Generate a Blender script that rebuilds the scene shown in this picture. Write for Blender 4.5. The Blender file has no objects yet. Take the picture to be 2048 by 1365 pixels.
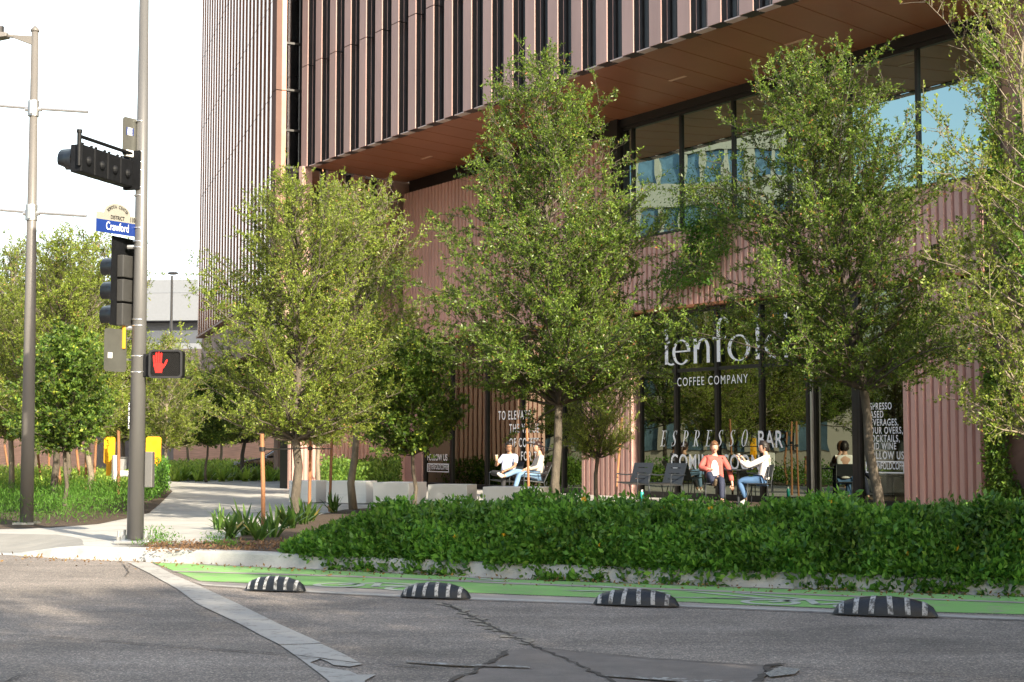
import bpy, bmesh, math, random
import numpy as np
from mathutils import Vector, Matrix, noise
C = bpy.context.scene
R = math.radians
rnd = random.Random(7)
# ------------------------------------------------------------------ camera
FPX, TILT, H0 = 3100.0, math.atan(207.5/3100.0), 1.4
cam = bpy.data.objects.new('camera', bpy.data.cameras.new('camera'))
C.collection.objects.link(cam); C.camera = cam
cam.data.lens = FPX/2048*36; cam.data.sensor_width = 36
cam.data.clip_start = .1; cam.data.clip_end = 3000
cam.location = (0, 0, H0); cam.rotation_euler = (R(90)+TILT, 0, 0)
# ------------------------------------------------------------------ light
SUN_AZ, SUN_EL = R(149), R(27)
S = Vector((math.sin(SUN_AZ)*math.cos(SUN_EL), math.cos(SUN_AZ)*math.cos(SUN_EL), math.sin(SUN_EL)))
W = bpy.data.worlds.new('World'); C.world = W; W.use_nodes = True
nt = W.node_tree; nd = nt.nodes; bg = nd['Background']
sky = nd.new('ShaderNodeTexSky'); sky.sky_type = 'NISHITA'; sky.sun_disc = False
sky.sun_elevation = SUN_EL; sky.sun_rotation = SUN_AZ; sky.air_density = 1.2; sky.dust_density = 2.5
tc = nd.new('ShaderNodeTexCoord'); cn = nd.new('ShaderNodeTexNoise'); cn.inputs['Scale'].default_value = 1.1
cn.inputs['Detail'].default_value = 5
mp = nd.new('ShaderNodeMapping'); mp.inputs['Scale'].default_value = (1, 1, 2.5)
nt.links.new(tc.outputs['Generated'], mp.inputs['Vector']); nt.links.new(mp.outputs['Vector'], cn.inputs['Vector'])
dt = nd.new('ShaderNodeVectorMath'); dt.operation = 'DOT_PRODUCT'; dt.inputs[1].default_value = (-.05, .96, .12)
nt.links.new(tc.outputs['Generated'], dt.inputs[0])
ma = nd.new('ShaderNodeMath'); ma.operation = 'MULTIPLY_ADD'; ma.inputs[1].default_value = .9
nt.links.new(cn.outputs['Fac'], ma.inputs[0]); nt.links.new(dt.outputs['Value'], ma.inputs[2])
cr = nd.new('ShaderNodeMapRange'); cr.inputs['From Min'].default_value = .75; cr.inputs['From Max'].default_value = 1.35
nt.links.new(ma.outputs[0], cr.inputs['Value'])
mx = nd.new('ShaderNodeMix'); mx.data_type = 'RGBA'; mx.inputs['B'].default_value = (7.2, 8.2, 8.6, 1)
nt.links.new(cr.outputs['Result'], mx.inputs['Factor']); nt.links.new(sky.outputs[0], mx.inputs['A'])
nt.links.new(mx.outputs['Result'], bg.inputs['Color']); bg.inputs['Strength'].default_value = .125
sun = bpy.data.objects.new('sun', bpy.data.lights.new('sun', 'SUN')); C.collection.objects.link(sun)
sun.data.energy = 5.0; sun.data.angle = R(.55); sun.data.color = (1, .89, .70)
sun.rotation_euler = S.to_track_quat('Z', 'Y').to_euler()
C.view_settings.view_transform = 'Standard'; C.view_settings.look = 'None'
C.view_settings.exposure = 1.3; C.view_settings.gamma = 1
# ------------------------------------------------------------------ pixels to points
def ray(px, py):
    xc, yc = px-1024, 682.5-py
    return Vector((xc, FPX*math.cos(TILT)-yc*math.sin(TILT), FPX*math.sin(TILT)+yc*math.cos(TILT)))
def G(px, py, z=0.):
    r = ray(px, py); k = (z-H0)/r.z; return Vector((r.x*k, r.y*k, z))
def A(px, py, Y):
    r = ray(px, py); k = Y/r.y; return Vector((r.x*k, Y, H0+r.z*k))
AZ = R(32.9); U = Vector((-math.sin(AZ), math.cos(AZ), 0)); N = Vector((-math.cos(AZ), -math.sin(AZ), 0))
D0 = 23.0; P0 = -N*D0
CA = R(43.5); CD = Vector((math.sin(CA), math.cos(CA), 0))        # the building's skewed cross direction
def B(s, t, z): return P0+U*s+N*t+Vector((0, 0, z))
def sF(px, t=0., py=890):
    r = ray(px, py); k = -(D0-t)/(r.x*N.x+r.y*N.y); p = Vector((r.x*k, r.y*k, 0)); return (p-P0).dot(U)
def zF(px, py, t=0.):
    r = ray(px, py); k = -(D0-t)/(r.x*N.x+r.y*N.y); return H0+r.z*k
# ------------------------------------------------------------------ materials
MATS = {}
def M(name, col, rough=.6, metal=0., var=.15, scale=4., bump=0., bscale=60., spec=.5, col2=None, trans=0., coat=0., stretch=None):
    if name in MATS: return MATS[name]
    m = bpy.data.materials.new(name); m.use_nodes = True; t = m.node_tree; b = t.nodes['Principled BSDF']
    b.inputs['Roughness'].default_value = rough; b.inputs['Metallic'].default_value = metal
    b.inputs['Specular IOR Level'].default_value = spec; b.inputs['Coat Weight'].default_value = coat
    c1 = tuple(min(1, c*(1-var)) for c in col)+(1,); c2 = tuple(min(1, c*(1+var)) for c in (col2 or col))+(1,)
    g = t.nodes.new('ShaderNodeNewGeometry'); n = t.nodes.new('ShaderNodeTexNoise')
    n.inputs['Scale'].default_value = scale; n.inputs['Detail'].default_value = 8; n.inputs['Roughness'].default_value = .65
    if stretch:
        q = t.nodes.new('ShaderNodeMapping'); q.inputs['Scale'].default_value = stretch
        t.links.new(g.outputs['Position'], q.inputs['Vector']); vec = q.outputs['Vector']
    else: vec = g.outputs['Position']
    t.links.new(vec, n.inputs['Vector'])
    r = t.nodes.new('ShaderNodeValToRGB'); r.color_ramp.elements[0].position = .32; r.color_ramp.elements[1].position = .68
    r.color_ramp.elements[0].color = c1; r.color_ramp.elements[1].color = c2
    t.links.new(n.outputs['Fac'], r.inputs['Fac']); t.links.new(r.outputs['Color'], b.inputs['Base Color'])
    if bump:
        n2 = t.nodes.new('ShaderNodeTexNoise'); n2.inputs['Scale'].default_value = bscale; n2.inputs['Detail'].default_value = 6
        t.links.new(vec, n2.inputs['Vector'])
        bp = t.nodes.new('ShaderNodeBump'); bp.inputs['Strength'].default_value = bump; bp.inputs['Distance'].default_value = .02
        t.links.new(n2.outputs['Fac'], bp.inputs['Height']); t.links.new(bp.outputs['Normal'], b.inputs['Normal'])
    MATS[name] = m; return m
def leafmat(name, c1, c2, c3=None, rough=.38, tr=.35, p3=.93):
    m = bpy.data.materials.new(name); m.use_nodes = True; t = m.node_tree; b = t.nodes['Principled BSDF']
    g = t.nodes.new('ShaderNodeNewGeometry'); r = t.nodes.new('ShaderNodeValToRGB')
    e = r.color_ramp.elements; e[0].color = c1+(1,); e[1].color = c2+(1,); e[1].position = .85
    if c3: x = e.new(p3); x.color = c2+(1,); y = e.new(min(1., p3+.02)); y.color = c3+(1,)
    t.links.new(g.outputs['Random Per Island'], r.inputs['Fac'])
    n = t.nodes.new('ShaderNodeTexNoise'); n.inputs['Scale'].default_value = 1.7; n.inputs['Detail'].default_value = 2
    t.links.new(g.outputs['Position'], n.inputs['Vector'])
    h = t.nodes.new('ShaderNodeHueSaturation'); mr = t.nodes.new('ShaderNodeMapRange')
    mr.inputs['From Min'].default_value = .3; mr.inputs['From Max'].default_value = .7
    mr.inputs['To Min'].default_value = .6; mr.inputs['To Max'].default_value = 1.5
    t.links.new(n.outputs['Fac'], mr.inputs['Value']); t.links.new(mr.outputs['Result'], h.inputs['Value'])
    t.links.new(r.outputs['Color'], h.inputs['Color']); t.links.new(h.outputs['Color'], b.inputs['Base Color'])
    b.inputs['Roughness'].default_value = rough+.08; b.inputs['Specular IOR Level'].default_value = .32
    tl = t.nodes.new('ShaderNodeBsdfTranslucent'); ms = t.nodes.new('ShaderNodeMixShader'); ms.inputs[0].default_value = tr
    h2 = t.nodes.new('ShaderNodeHueSaturation'); h2.inputs['Value'].default_value = 1.7; h2.inputs['Hue'].default_value = .485
    t.links.new(h.outputs['Color'], h2.inputs['Color']); t.links.new(h2.outputs['Color'], tl.inputs['Color'])
    t.links.new(b.outputs[0], ms.inputs[1]); t.links.new(tl.outputs[0], ms.inputs[2])
    t.links.new(ms.outputs[0], t.nodes['Material Output'].inputs['Surface']); MATS[name] = m; return m
def glassmat(name, tint, ior, refl=(.95, .97, 1), add=0.):
    m = bpy.data.materials.new(name); m.use_nodes = True; t = m.node_tree
    for x in list(t.nodes):
        if x.type != 'OUTPUT_MATERIAL': t.nodes.remove(x)
    tr = t.nodes.new('ShaderNodeBsdfTransparent'); tr.inputs['Color'].default_value = tint+(1,)
    gl = t.nodes.new('ShaderNodeBsdfGlossy'); gl.inputs['Roughness'].default_value = .004; gl.inputs['Color'].default_value = refl+(1,)
    fr = t.nodes.new('ShaderNodeFresnel'); fr.inputs['IOR'].default_value = ior
    ad = t.nodes.new('ShaderNodeMath'); ad.operation = 'ADD'; ad.inputs[1].default_value = add; ad.use_clamp = True
    n = t.nodes.new('ShaderNodeTexNoise'); n.inputs['Scale'].default_value = .5; g = t.nodes.new('ShaderNodeNewGeometry')
    bp = t.nodes.new('ShaderNodeBump'); bp.inputs['Strength'].default_value = .05; bp.inputs['Distance'].default_value = .1
    t.links.new(g.outputs['Position'], n.inputs['Vector']); t.links.new(n.outputs['Fac'], bp.inputs['Height'])
    t.links.new(bp.outputs['Normal'], gl.inputs['Normal'])
    ms = t.nodes.new('ShaderNodeMixShader'); t.links.new(fr.outputs[0], ad.inputs[0]); t.links.new(ad.outputs[0], ms.inputs[0])
    t.links.new(tr.outputs[0], ms.inputs[1]); t.links.new(gl.outputs[0], ms.inputs[2])
    t.links.new(ms.outputs[0], t.nodes['Material Output'].inputs['Surface']); MATS[name] = m; return m
def emit(name, col, st):
    m = bpy.data.materials.new(name); m.use_nodes = True; b = m.node_tree.nodes['Principled BSDF']
    b.inputs['Base Color'].default_value = col+(1,); b.inputs['Emission Color'].default_value = col+(1,)
    b.inputs['Emission Strength'].default_value = st; MATS[name] = m; return m
copper = M('copper_panel', (.50, .33, .295), .5, .25, .12, 1.1, stretch=(1, 1, .25))
corr = M('corrugated_copper', (.62, .385, .335), .5, .2, .12, 1.2, stretch=(1, 1, .2))
soff = M('soffit_metal', (.37, .15, .075), .38, .15, .1, .6)
black = M('black_metal', (.018, .017, .018), .4, .2, .2)
dark = M('dark_bronze', (.035, .03, .03), .45, .3, .15)
white = M('white_paint', (.8, .8, .78), .5, 0, .03)
letter = M('white_vinyl', (.93, .94, .96), .5, 0, .02)
conc = M('pale_concrete', (.47, .455, .43), .85, 0, .1, 1.2, .25, 90)
kerbm = M('kerb_concrete', (.40, .40, .385), .85, 0, .18, 3.5, .4, 60)
steel = M('grey_paint', (.13, .127, .124), .42, .2, .07, 2.5, .05, 30, stretch=(1, 1, .3))
galv = M('galvanised', (.5, .5, .5), .35, .8, .1)
soil = M('soil', (.075, .05, .033), .95, 0, .5, 12, 1, 40)
bark = M('grey_bark', (.10, .082, .062), .9, 0, .35, 9, 1, 45, stretch=(1, 1, .3))
pbark = M('pale_bark', (.21, .175, .13), .9, 0, .25, 9, .7, 45, stretch=(1, 1, .4))
stakem = M('stake_wood', (.30, .135, .06), .75, 0, .35, 6, .5, 50, stretch=(1, 1, .15))
rubber = M('black_rubber', (.012, .014, .018), .42, 0, .3, 20, .3, 80)
vis_glass = glassmat('storefront_glass', (.8, .74, .62), 1.45, (.20, .22, .19), .0)
sky_glass = glassmat('reflective_glass', (.10, .11, .09), 2.3, (.40, .51, .49), .3)
oakleaf = leafmat('oak_leaf', (.032, .078, .010), (.15, .215, .032), (.33, .13, .05), .3, .3, .975)
oakleaf2 = leafmat('oak_leaf_yellow', (.075, .12, .014), (.225, .28, .045), (.33, .18, .08), .33, .35, .97)
broad = leafmat('broad_leaf', (.035, .085, .015), (.13, .2, .03), (.35, .38, .05), .35, .35, .95)
cover = leafmat('ground_cover_leaf', (.022, .085, .010), (.12, .26, .035), None, .33, .3)
lime = leafmat('lime_leaf', (.12, .22, .03), (.28, .38, .06), None, .4, .4)
feather = leafmat('feathery_leaf', (.045, .13, .012), (.10, .22, .03), None, .5, .4)
vine = leafmat('vine_leaf', (.05, .12, .02), (.16, .26, .04), None, .4, .35)
straplf = leafmat('strap_leaf', (.025, .07, .012), (.09, .16, .03), (.4, .33, .1), .35, .3, .92)
# ------------------------------------------------------------------ meshes and things
def link(o): C.collection.objects.link(o); return o
def tag(o, label=None, cat=None, group=None, kind=None):
    if label: o['label'] = label
    if cat: o['category'] = cat
    if group: o['group'] = group
    if kind: o['kind'] = kind
    return o
def empty(name, loc=(0, 0, 0), rz=0., label=None, cat=None, group=None):
    o = bpy.data.objects.new(name, None); link(o); o.location = loc; o.rotation_euler = (0, 0, rz); o.empty_display_size = .2
    return tag(o, label, cat, group)
class MB:
    def __init__(s): s.v = []; s.f = []; s.mi = []; s.cur = 0
    def add(s, vs, fs):
        k = len(s.v); s.v += [tuple(p) for p in vs]; s.f += [tuple(i+k for i in q) for q in fs]; s.mi += [s.cur]*len(fs); return s
    def hexa(s, p): return s.add(p, [(0, 3, 2, 1), (4, 5, 6, 7), (0, 1, 5, 4), (1, 2, 6, 5), (2, 3, 7, 6), (3, 0, 4, 7)])
    def box(s, x0, x1, y0, y1, z0, z1): return s.hexa([(x0, y0, z0), (x1, y0, z0), (x1, y1, z0), (x0, y1, z0), (x0, y0, z1), (x1, y0, z1), (x1, y1, z1), (x0, y1, z1)])
    def wbox(s, s0, s1, t0, t1, z0, z1): return s.hexa([B(s0, t0, z0), B(s0, t1, z0), B(s1, t1, z0), B(s1, t0, z0), B(s0, t0, z1), B(s0, t1, z1), B(s1, t1, z1), B(s1, t0, z1)])
    def obox(s, c, dx, dy, hx, hy, z0, z1):
        c = Vector(c); dx = Vector(dx).normalized()*hx; dy = Vector(dy).normalized()*hy
        q = [c-dx-dy, c+dx-dy, c+dx+dy, c-dx+dy]
        return s.hexa([(p.x, p.y, z0) for p in q]+[(p.x, p.y, z1) for p in q])
    def prism(s, poly, z0, z1):
        n = len(poly); return s.add([(p[0], p[1], z0) for p in poly]+[(p[0], p[1], z1) for p in poly],
            [tuple(range(n-1, -1, -1)), tuple(range(n, 2*n))]+[(i, (i+1) % n, (i+1) % n+n, i+n) for i in range(n)])
    def slab(s, o, ex, ey, ez, poly, d0, d1):
        n = len(poly); o = Vector(o)
        P = [o+ex*p[0]+ey*p[1]+ez*d for d in (d0, d1) for p in poly]
        return s.add(P, [tuple(range(n-1, -1, -1)), tuple(range(n, 2*n))]+[(i, (i+1) % n, (i+1) % n+n, i+n) for i in range(n)])
    def tube(s, pts, rad, n=8, cap=True):
        pts = [Vector(p) for p in pts]; rad = rad if isinstance(rad, (list, tuple)) else [rad]*len(pts); vs = []; fs = []
        up = Vector((0, 0, 1)); prev = None
        for i, p in enumerate(pts):
            d = (pts[min(i+1, len(pts)-1)]-pts[max(i-1, 0)]).normalized()
            a = prev if prev is not None else (Vector((1, 0, 0)) if abs(d.z) > .9 else up)
            x = (a-d*a.dot(d)).normalized(); prev = x; y = d.cross(x)
            vs += [p+(x*math.cos(2*math.pi*k/n)+y*math.sin(2*math.pi*k/n))*rad[i] for k in range(n)]
        for i in range(len(pts)-1):
            fs += [(i*n+k, i*n+(k+1) % n, (i+1)*n+(k+1) % n, (i+1)*n+k) for k in range(n)]
        if cap: fs += [tuple(range(n-1, -1, -1)), tuple(range((len(pts)-1)*n, len(pts)*n))]
        return s.add(vs, fs)
    def ball(s, c, r, nu=12, nv=8):
        c = Vector(c); r = r if isinstance(r, (tuple, list)) else (r, r, r)
        vs = [c+Vector((0, 0, -r[2]))]; fs = []
        for j in range(1, nv):
            a = -math.pi/2+math.pi*j/nv
            vs += [c+Vector((r[0]*math.cos(a)*math.cos(2*math.pi*i/nu), r[1]*math.cos(a)*math.sin(2*math.pi*i/nu), r[2]*math.sin(a))) for i in range(nu)]
        vs.append(c+Vector((0, 0, r[2])))
        for i in range(nu):
            fs.append((0, 1+(i+1) % nu, 1+i)); t = 1+(nv-2)*nu; fs.append((t+i, t+(i+1) % nu, len(vs)-1))
            for j in range(nv-2): fs.append((1+j*nu+i, 1+j*nu+(i+1) % nu, 1+(j+1)*nu+(i+1) % nu, 1+(j+1)*nu+i))
        return s.add(vs, fs)
    def build(s, name, mat, parent=None, smooth=False, bev=0., off=None):
        me = bpy.data.meshes.new(name); off = Vector(off) if off is not None else (parent.location if parent is not None and parent.get('worldbuilt') else Vector((0, 0, 0)))
        me.from_pydata([tuple(Vector(p)-off) for p in s.v], [], s.f)
        for m in (mat if isinstance(mat, (list, tuple)) else [mat]): me.materials.append(m)
        me.polygons.foreach_set('material_index', s.mi)
        if smooth: me.polygons.foreach_set('use_smooth', [True]*len(s.f))
        me.update(); o = bpy.data.objects.new(name, me); link(o)
        if parent is not None: o.parent = parent
        if bev:
            b = o.modifiers.new('bevel', 'BEVEL'); b.width = bev; b.segments = 2; b.limit_method = 'ANGLE'; b.angle_limit = R(40)
        return o
def place(o, loc, rz=0., s=1.):
    o.location = loc; o.rotation_euler = (0, 0, rz); o.scale = (s, s, s); return o
def copy_tree(o, parent=None):
    c = o.copy(); link(c)
    if parent is not None: c.parent = parent
    for ch in list(o.children): copy_tree(ch, c)
    return c
def wroot(name, loc, label, cat, group=None):
    e = empty(name, loc, 0, label, cat, group); e['worldbuilt'] = 1; return e
def ground_poly(name, pts, z, mat, thick=0., kind='structure'):
    me = bpy.data.meshes.new(name); bm = bmesh.new(); vs = [bm.verts.new((p[0], p[1], z)) for p in pts]
    f = bm.faces.new(vs); bmesh.ops.triangulate(bm, faces=[f]); bmesh.ops.recalc_face_normals(bm, faces=bm.faces[:])
    if bm.faces[:] and bm.faces[0 if True else 1].normal.z < 0: bmesh.ops.reverse_faces(bm, faces=bm.faces[:])
    if thick:
        r = bmesh.ops.extrude_face_region(bm, geom=bm.faces[:]); bmesh.ops.translate(bm, vec=(0, 0, -thick), verts=[e for e in r['geom'] if isinstance(e, bmesh.types.BMVert)])
        bmesh.ops.recalc_face_normals(bm, faces=bm.faces[:])
    bm.to_mesh(me); bm.free(); me.materials.append(mat); o = bpy.data.objects.new(name, me); link(o)
    if kind: o['kind'] = kind
    return o
# ------------------------------------------------------------------ leaves
def quads(name, V, mat, parent=None, smooth=False):
    nq = len(V)//4; me = bpy.data.meshes.new(name); me.vertices.add(nq*4); me.vertices.foreach_set('co', V.astype(np.float32).ravel())
    me.loops.add(nq*4); me.loops.foreach_set('vertex_index', np.arange(nq*4, dtype=np.int32))
    me.polygons.add(nq); me.polygons.foreach_set('loop_start', np.arange(0, nq*4, 4, dtype=np.int32))
    me.update(calc_edges=True); me.validate(); me.materials.append(mat)
    o = bpy.data.objects.new(name, me); link(o)
    if parent is not None: o.parent = parent
    return o
def norm(a): return a/np.maximum(np.linalg.norm(a, axis=1, keepdims=True), 1e-6)
def leafquads(pos, dr, L, wr, g, fold=.18):
    n = len(pos); dr = norm(dr); rv = norm(g.normal(size=(n, 3))+np.array([0, 0, .9])*0.6); side = norm(np.cross(dr, rv)); nn = np.cross(side, dr)
    L = L[:, None]; mid = pos+dr*L*.48-nn*L*fold*.35
    V = np.empty((n, 4, 3)); V[:, 0] = pos; V[:, 1] = mid+side*L*wr*.5+nn*L*fold*.4; V[:, 2] = pos+dr*L; V[:, 3] = mid-side*L*wr*.5+nn*L*fold*.4
    return V.reshape(-1, 3)
def make_tree(seed, H, zb, rad, prof, nbr, r0, leaf=.06, wr=.36, dens=26, lift=.75, lmat=None, wmat=None, lean=(0, 0), sparse_top=1., name='oak_tree', whip=.12, subn=9.):
    g = np.random.default_rng(seed); root = empty(name); wood = MB(); npr = 12
    tp = [Vector((lean[0]*(i/npr)**1.3+.05*math.sin(i*1.7+seed), lean[1]*(i/npr)**1.3+.05*math.cos(i*1.3+seed), H*.93*i/npr)) for i in range(npr+1)]
    tp[0] = Vector((0, 0, -.05))
    wood.tube(tp, [r0*(1.15 if i == 0 else 1)*(1-.9*i/npr)+.006 for i in range(npr+1)], 9)
    def trunk(h):
        f = min(.999, h/(H*.93))*npr; i = int(f); return tp[i].lerp(tp[i+1], f-i)
    ph = np.array([p[0] for p in prof]); pr = np.array([p[1] for p in prof]); TW = []          # twig: start, dir, len
    for b in range(nbr):
        q = (b+.5)/nbr; q = q**1.05; h = zb+(H*.95-zb)*q; base_h = max(zb*.92, h-(.12+.35*(1-q))*rad)
        az = b*2.39996+g.normal()*.35; L = rad*float(np.interp(q, ph, pr))*g.uniform(.72, 1.12)*(1.25 *g.uniform(.9, 1.15) if g.random() < whip else 1)
        el = R(g.uniform(8, 32)+32*q*lift)
        d = Vector((math.cos(az)*math.cos(el), math.sin(az)*math.cos(el), math.sin(el))); p = trunk(base_h); pts = [p.copy()]; ns = 7
        for k in range(ns):
            d = (d+Vector(g.normal(size=3))*.13+Vector((0, 0, .07*lift))).normalized(); p = p+d*L/ns; pts.append(p.copy())
        wood.tube(pts, [max(.0035, r0*.34*(1-q*.55)*(1-.88*k/ns)) for k in range(ns+1)], 5, False)
        nsub = max(3, int(L*subn))
        for j in range(nsub):
            a = .16+.84*(j+g.random())/nsub; f = min(ns-.001, a*ns); i = int(f); st = pts[i].lerp(pts[i+1], f-i)
            dd = (pts[i+1]-pts[i]).normalized(); sd = Vector(g.normal(size=3)); sd = (sd-dd*sd.dot(dd)).normalized()
            v = (dd*g.uniform(.35, 1.)+sd*g.uniform(.5, 1.05)+Vector((0, 0, .25*lift))).normalized()
            l2 = g.uniform(.18, .5)*(.55+.45*min(1, L/1.2))*(1.15-.3*a)*rad/1.9
            e = st+v*l2; mid = st.lerp(e, .5)+Vector(g.normal(size=3))*.03
            wood.tube([st, mid, e], [.005, .0035, .0018], 3, False)
            TW.append((st, v, l2))
            for m in range(2+int(l2*7)):
                c = g.uniform(.25, 1); w = (v*.6+Vector(g.normal(size=3))*.55+Vector((0, 0, .15))).normalized()
                TW.append((st+v*l2*c, w, g.uniform(.07, .2)))
        TW.append((pts[-1], d, g.uniform(.1, .3)))
    n = len(TW); s_ = np.array([t[0][:] for t in TW]); d_ = np.array([t[1][:] for t in TW]); l_ = np.array([t[2] for t in TW])
    keep = np.ones(n, bool)
    if sparse_top < 1: keep = g.random(n) < np.interp(s_[:, 2]/H, [0, .45, 1], [1, 1, sparse_top])
    s_, d_, l_ = s_[keep], d_[keep], l_[keep]; cnt = np.maximum(3, (l_*dens).astype(int)+2); ix = np.repeat(np.arange(len(l_)), cnt); m = len(ix)
    tt = g.random(m); pos = s_[ix]+d_[ix]*(l_[ix]*tt)[:, None]; rv = norm(g.normal(size=(m, 3)))
    dr = norm(d_[ix]*.75+rv*.95+np.array([0, 0, .12])); Ls = leaf*g.uniform(.6, 1.25, m)
    thin = norm(np.cross(d_, rv[:len(d_)]))*.0016
    tq = np.empty((len(l_), 4, 3)); e_ = s_+d_*l_[:, None]; tq[:, 0] = s_-thin; tq[:, 1] = s_+thin; tq[:, 2] = e_+thin*.5; tq[:, 3] = e_-thin*.5
    wood.build('trunk', wmat or bark, root, True)
    quads('crown', leafquads(pos, dr, Ls, wr, g), lmat or oakleaf, root)
    quads('twigs', tq.reshape(-1, 3), wmat or bark, root)['label'] = 'fine pale twigs'
    return root
def leafcloud(name, pts, nrm, leaf, wr, mat, seed, up=.35, parent=None, spread=1., jit=.03):
    g = np.random.default_rng(seed); n = len(pts); d = norm(nrm*.55+g.normal(size=(n, 3))*spread+np.array([0, 0, up]))
    return quads(name, leafquads(pts+g.normal(size=(n, 3))*jit, d, leaf*g.uniform(.55, 1.25, n), wr, g, .22), mat, parent)
# ================================================================== GROUND
def roadmat():
    m = bpy.data.materials.new('worn_asphalt'); m.use_nodes = True; t = m.node_tree; b = t.nodes['Principled BSDF']; nn = t.nodes.new; L = t.links.new
    g = nn('ShaderNodeNewGeometry')
    def noi(sc, det, rough=.6, vec=None):
        n = nn('ShaderNodeTexNoise'); n.inputs['Scale'].default_value = sc; n.inputs['Detail'].default_value = det; n.inputs['Roughness'].default_value = rough
        L(vec or g.outputs['Position'], n.inputs['Vector']); return n.outputs['Fac']
    big = nn('ShaderNodeValToRGB'); big.color_ramp.elements[0].color = (.185, .16, .14, 1); big.color_ramp.elements[1].color = (.36, .31, .27, 1)
    big.color_ramp.elements[0].position = .35; big.color_ramp.elements[1].position = .7; L(noi(.55, 7, .7), big.inputs['Fac'])
    v = nn('ShaderNodeTexVoronoi'); v.inputs['Scale'].default_value = 95; L(g.outputs['Position'], v.inputs['Vector'])
    sc = nn('ShaderNodeSeparateColor'); L(v.outputs['Color'], sc.inputs['Color'])
    st = nn('ShaderNodeValToRGB'); e = st.color_ramp.elements; e[0].color = (.5, .5, .51, 1); e[1].color = (2.2, 2.1, 2.0, 1); e[0].position = .1; e[1].position = 1
    x = e.new(.72); x.color = (1.0, 1., 1., 1); x = e.new(.9); x.color = (1.5, 1.45, 1.4, 1)
    L(sc.outputs[0], st.inputs['Fac']); mu = nn('ShaderNodeMix'); mu.data_type = 'RGBA'; mu.blend_type = 'MULTIPLY'; mu.inputs['Factor'].default_value = .9
    L(big.outputs['Color'], mu.inputs['A']); L(st.outputs['Color'], mu.inputs['B']); mp = nn('ShaderNodeMapping'); mp.inputs['Rotation'].default_value = (0, 0, R(22)); mp.inputs['Scale'].default_value = (.22, 1.3, 1); L(g.outputs['Position'], mp.inputs['Vector'])
    sr = nn('ShaderNodeMapRange'); sr.inputs['From Min'].default_value = .3; sr.inputs['From Max'].default_value = .7; sr.inputs['To Min'].default_value = .72; sr.inputs['To Max'].default_value = 1.18; L(noi(1.2, 9, .7, mp.outputs['Vector']), sr.inputs['Value'])
    m2 = nn('ShaderNodeMix'); m2.data_type = 'RGBA'; m2.blend_type = 'MULTIPLY'; m2.inputs['Factor'].default_value = 1; L(mu.outputs['Result'], m2.inputs['A']); L(sr.outputs['Result'], m2.inputs['B']); L(m2.outputs['Result'], b.inputs['Base Color'])
    b.inputs['Roughness'].default_value = .8; bp = nn('ShaderNodeBump'); bp.inputs['Strength'].default_value = .6; bp.inputs['Distance'].default_value = .008
    ad = nn('ShaderNodeMath'); ad.operation = 'MULTIPLY_ADD'; ad.inputs[1].default_value = -1.; L(v.outputs['Distance'], ad.inputs[0]); L(noi(140, 3), ad.inputs[2])
    L(ad.outputs[0], bp.inputs['Height']); L(bp.outputs['Normal'], b.inputs['Normal']); return m
def paintmat(name, c, wear=.5, wc=(.14, .125, .115), sc=9.):
    m = bpy.data.materials.new(name); m.use_nodes = True; t = m.node_tree; b = t.nodes['Principled BSDF']; nn = t.nodes.new; L = t.links.new
    g = nn('ShaderNodeNewGeometry'); n = nn('ShaderNodeTexNoise'); n.inputs['Scale'].default_value = sc; n.inputs['Detail'].default_value = 10; n.inputs['Roughness'].default_value = .75
    L(g.outputs['Position'], n.inputs['Vector']); r = nn('ShaderNodeValToRGB'); e = r.color_ramp.elements
    e[0].position = wear-.06; e[0].color = wc+(1,); e[1].position = wear+.04; e[1].color = c+(1,)
    L(n.outputs['Fac'], r.inputs['Fac']); n2 = nn('ShaderNodeTexNoise'); n2.inputs['Scale'].default_value = 1.1; n2.inputs['Detail'].default_value = 5; L(g.outputs['Position'], n2.inputs['Vector'])
    h = nn('ShaderNodeHueSaturation'); mr = nn('ShaderNodeMapRange'); mr.inputs['To Min'].default_value = .7; mr.inputs['To Max'].default_value = 1.3; L(n2.outputs['Fac'], mr.inputs['Value'])
    L(mr.outputs['Result'], h.inputs['Value']); L(r.outputs['Color'], h.inputs['Color']); L(h.outputs['Color'], b.inputs['Base Color'])
    b.inputs['Roughness'].default_value = .75; bp = nn('ShaderNodeBump'); bp.inputs['Strength'].default_value = .35; bp.inputs['Distance'].default_value = .01
    n3 = nn('ShaderNodeTexNoise'); n3.inputs['Scale'].default_value = 110; L(g.outputs['Position'], n3.inputs['Vector']); L(n3.outputs['Fac'], bp.inputs['Height']); L(bp.outputs['Normal'], b.inputs['Normal'])
    MATS[name] = m; return m
road = roadmat()
ground_poly('road', [(-400, -300), (400, -300), (400, 600), (-400, 600)], 0, road)
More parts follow.
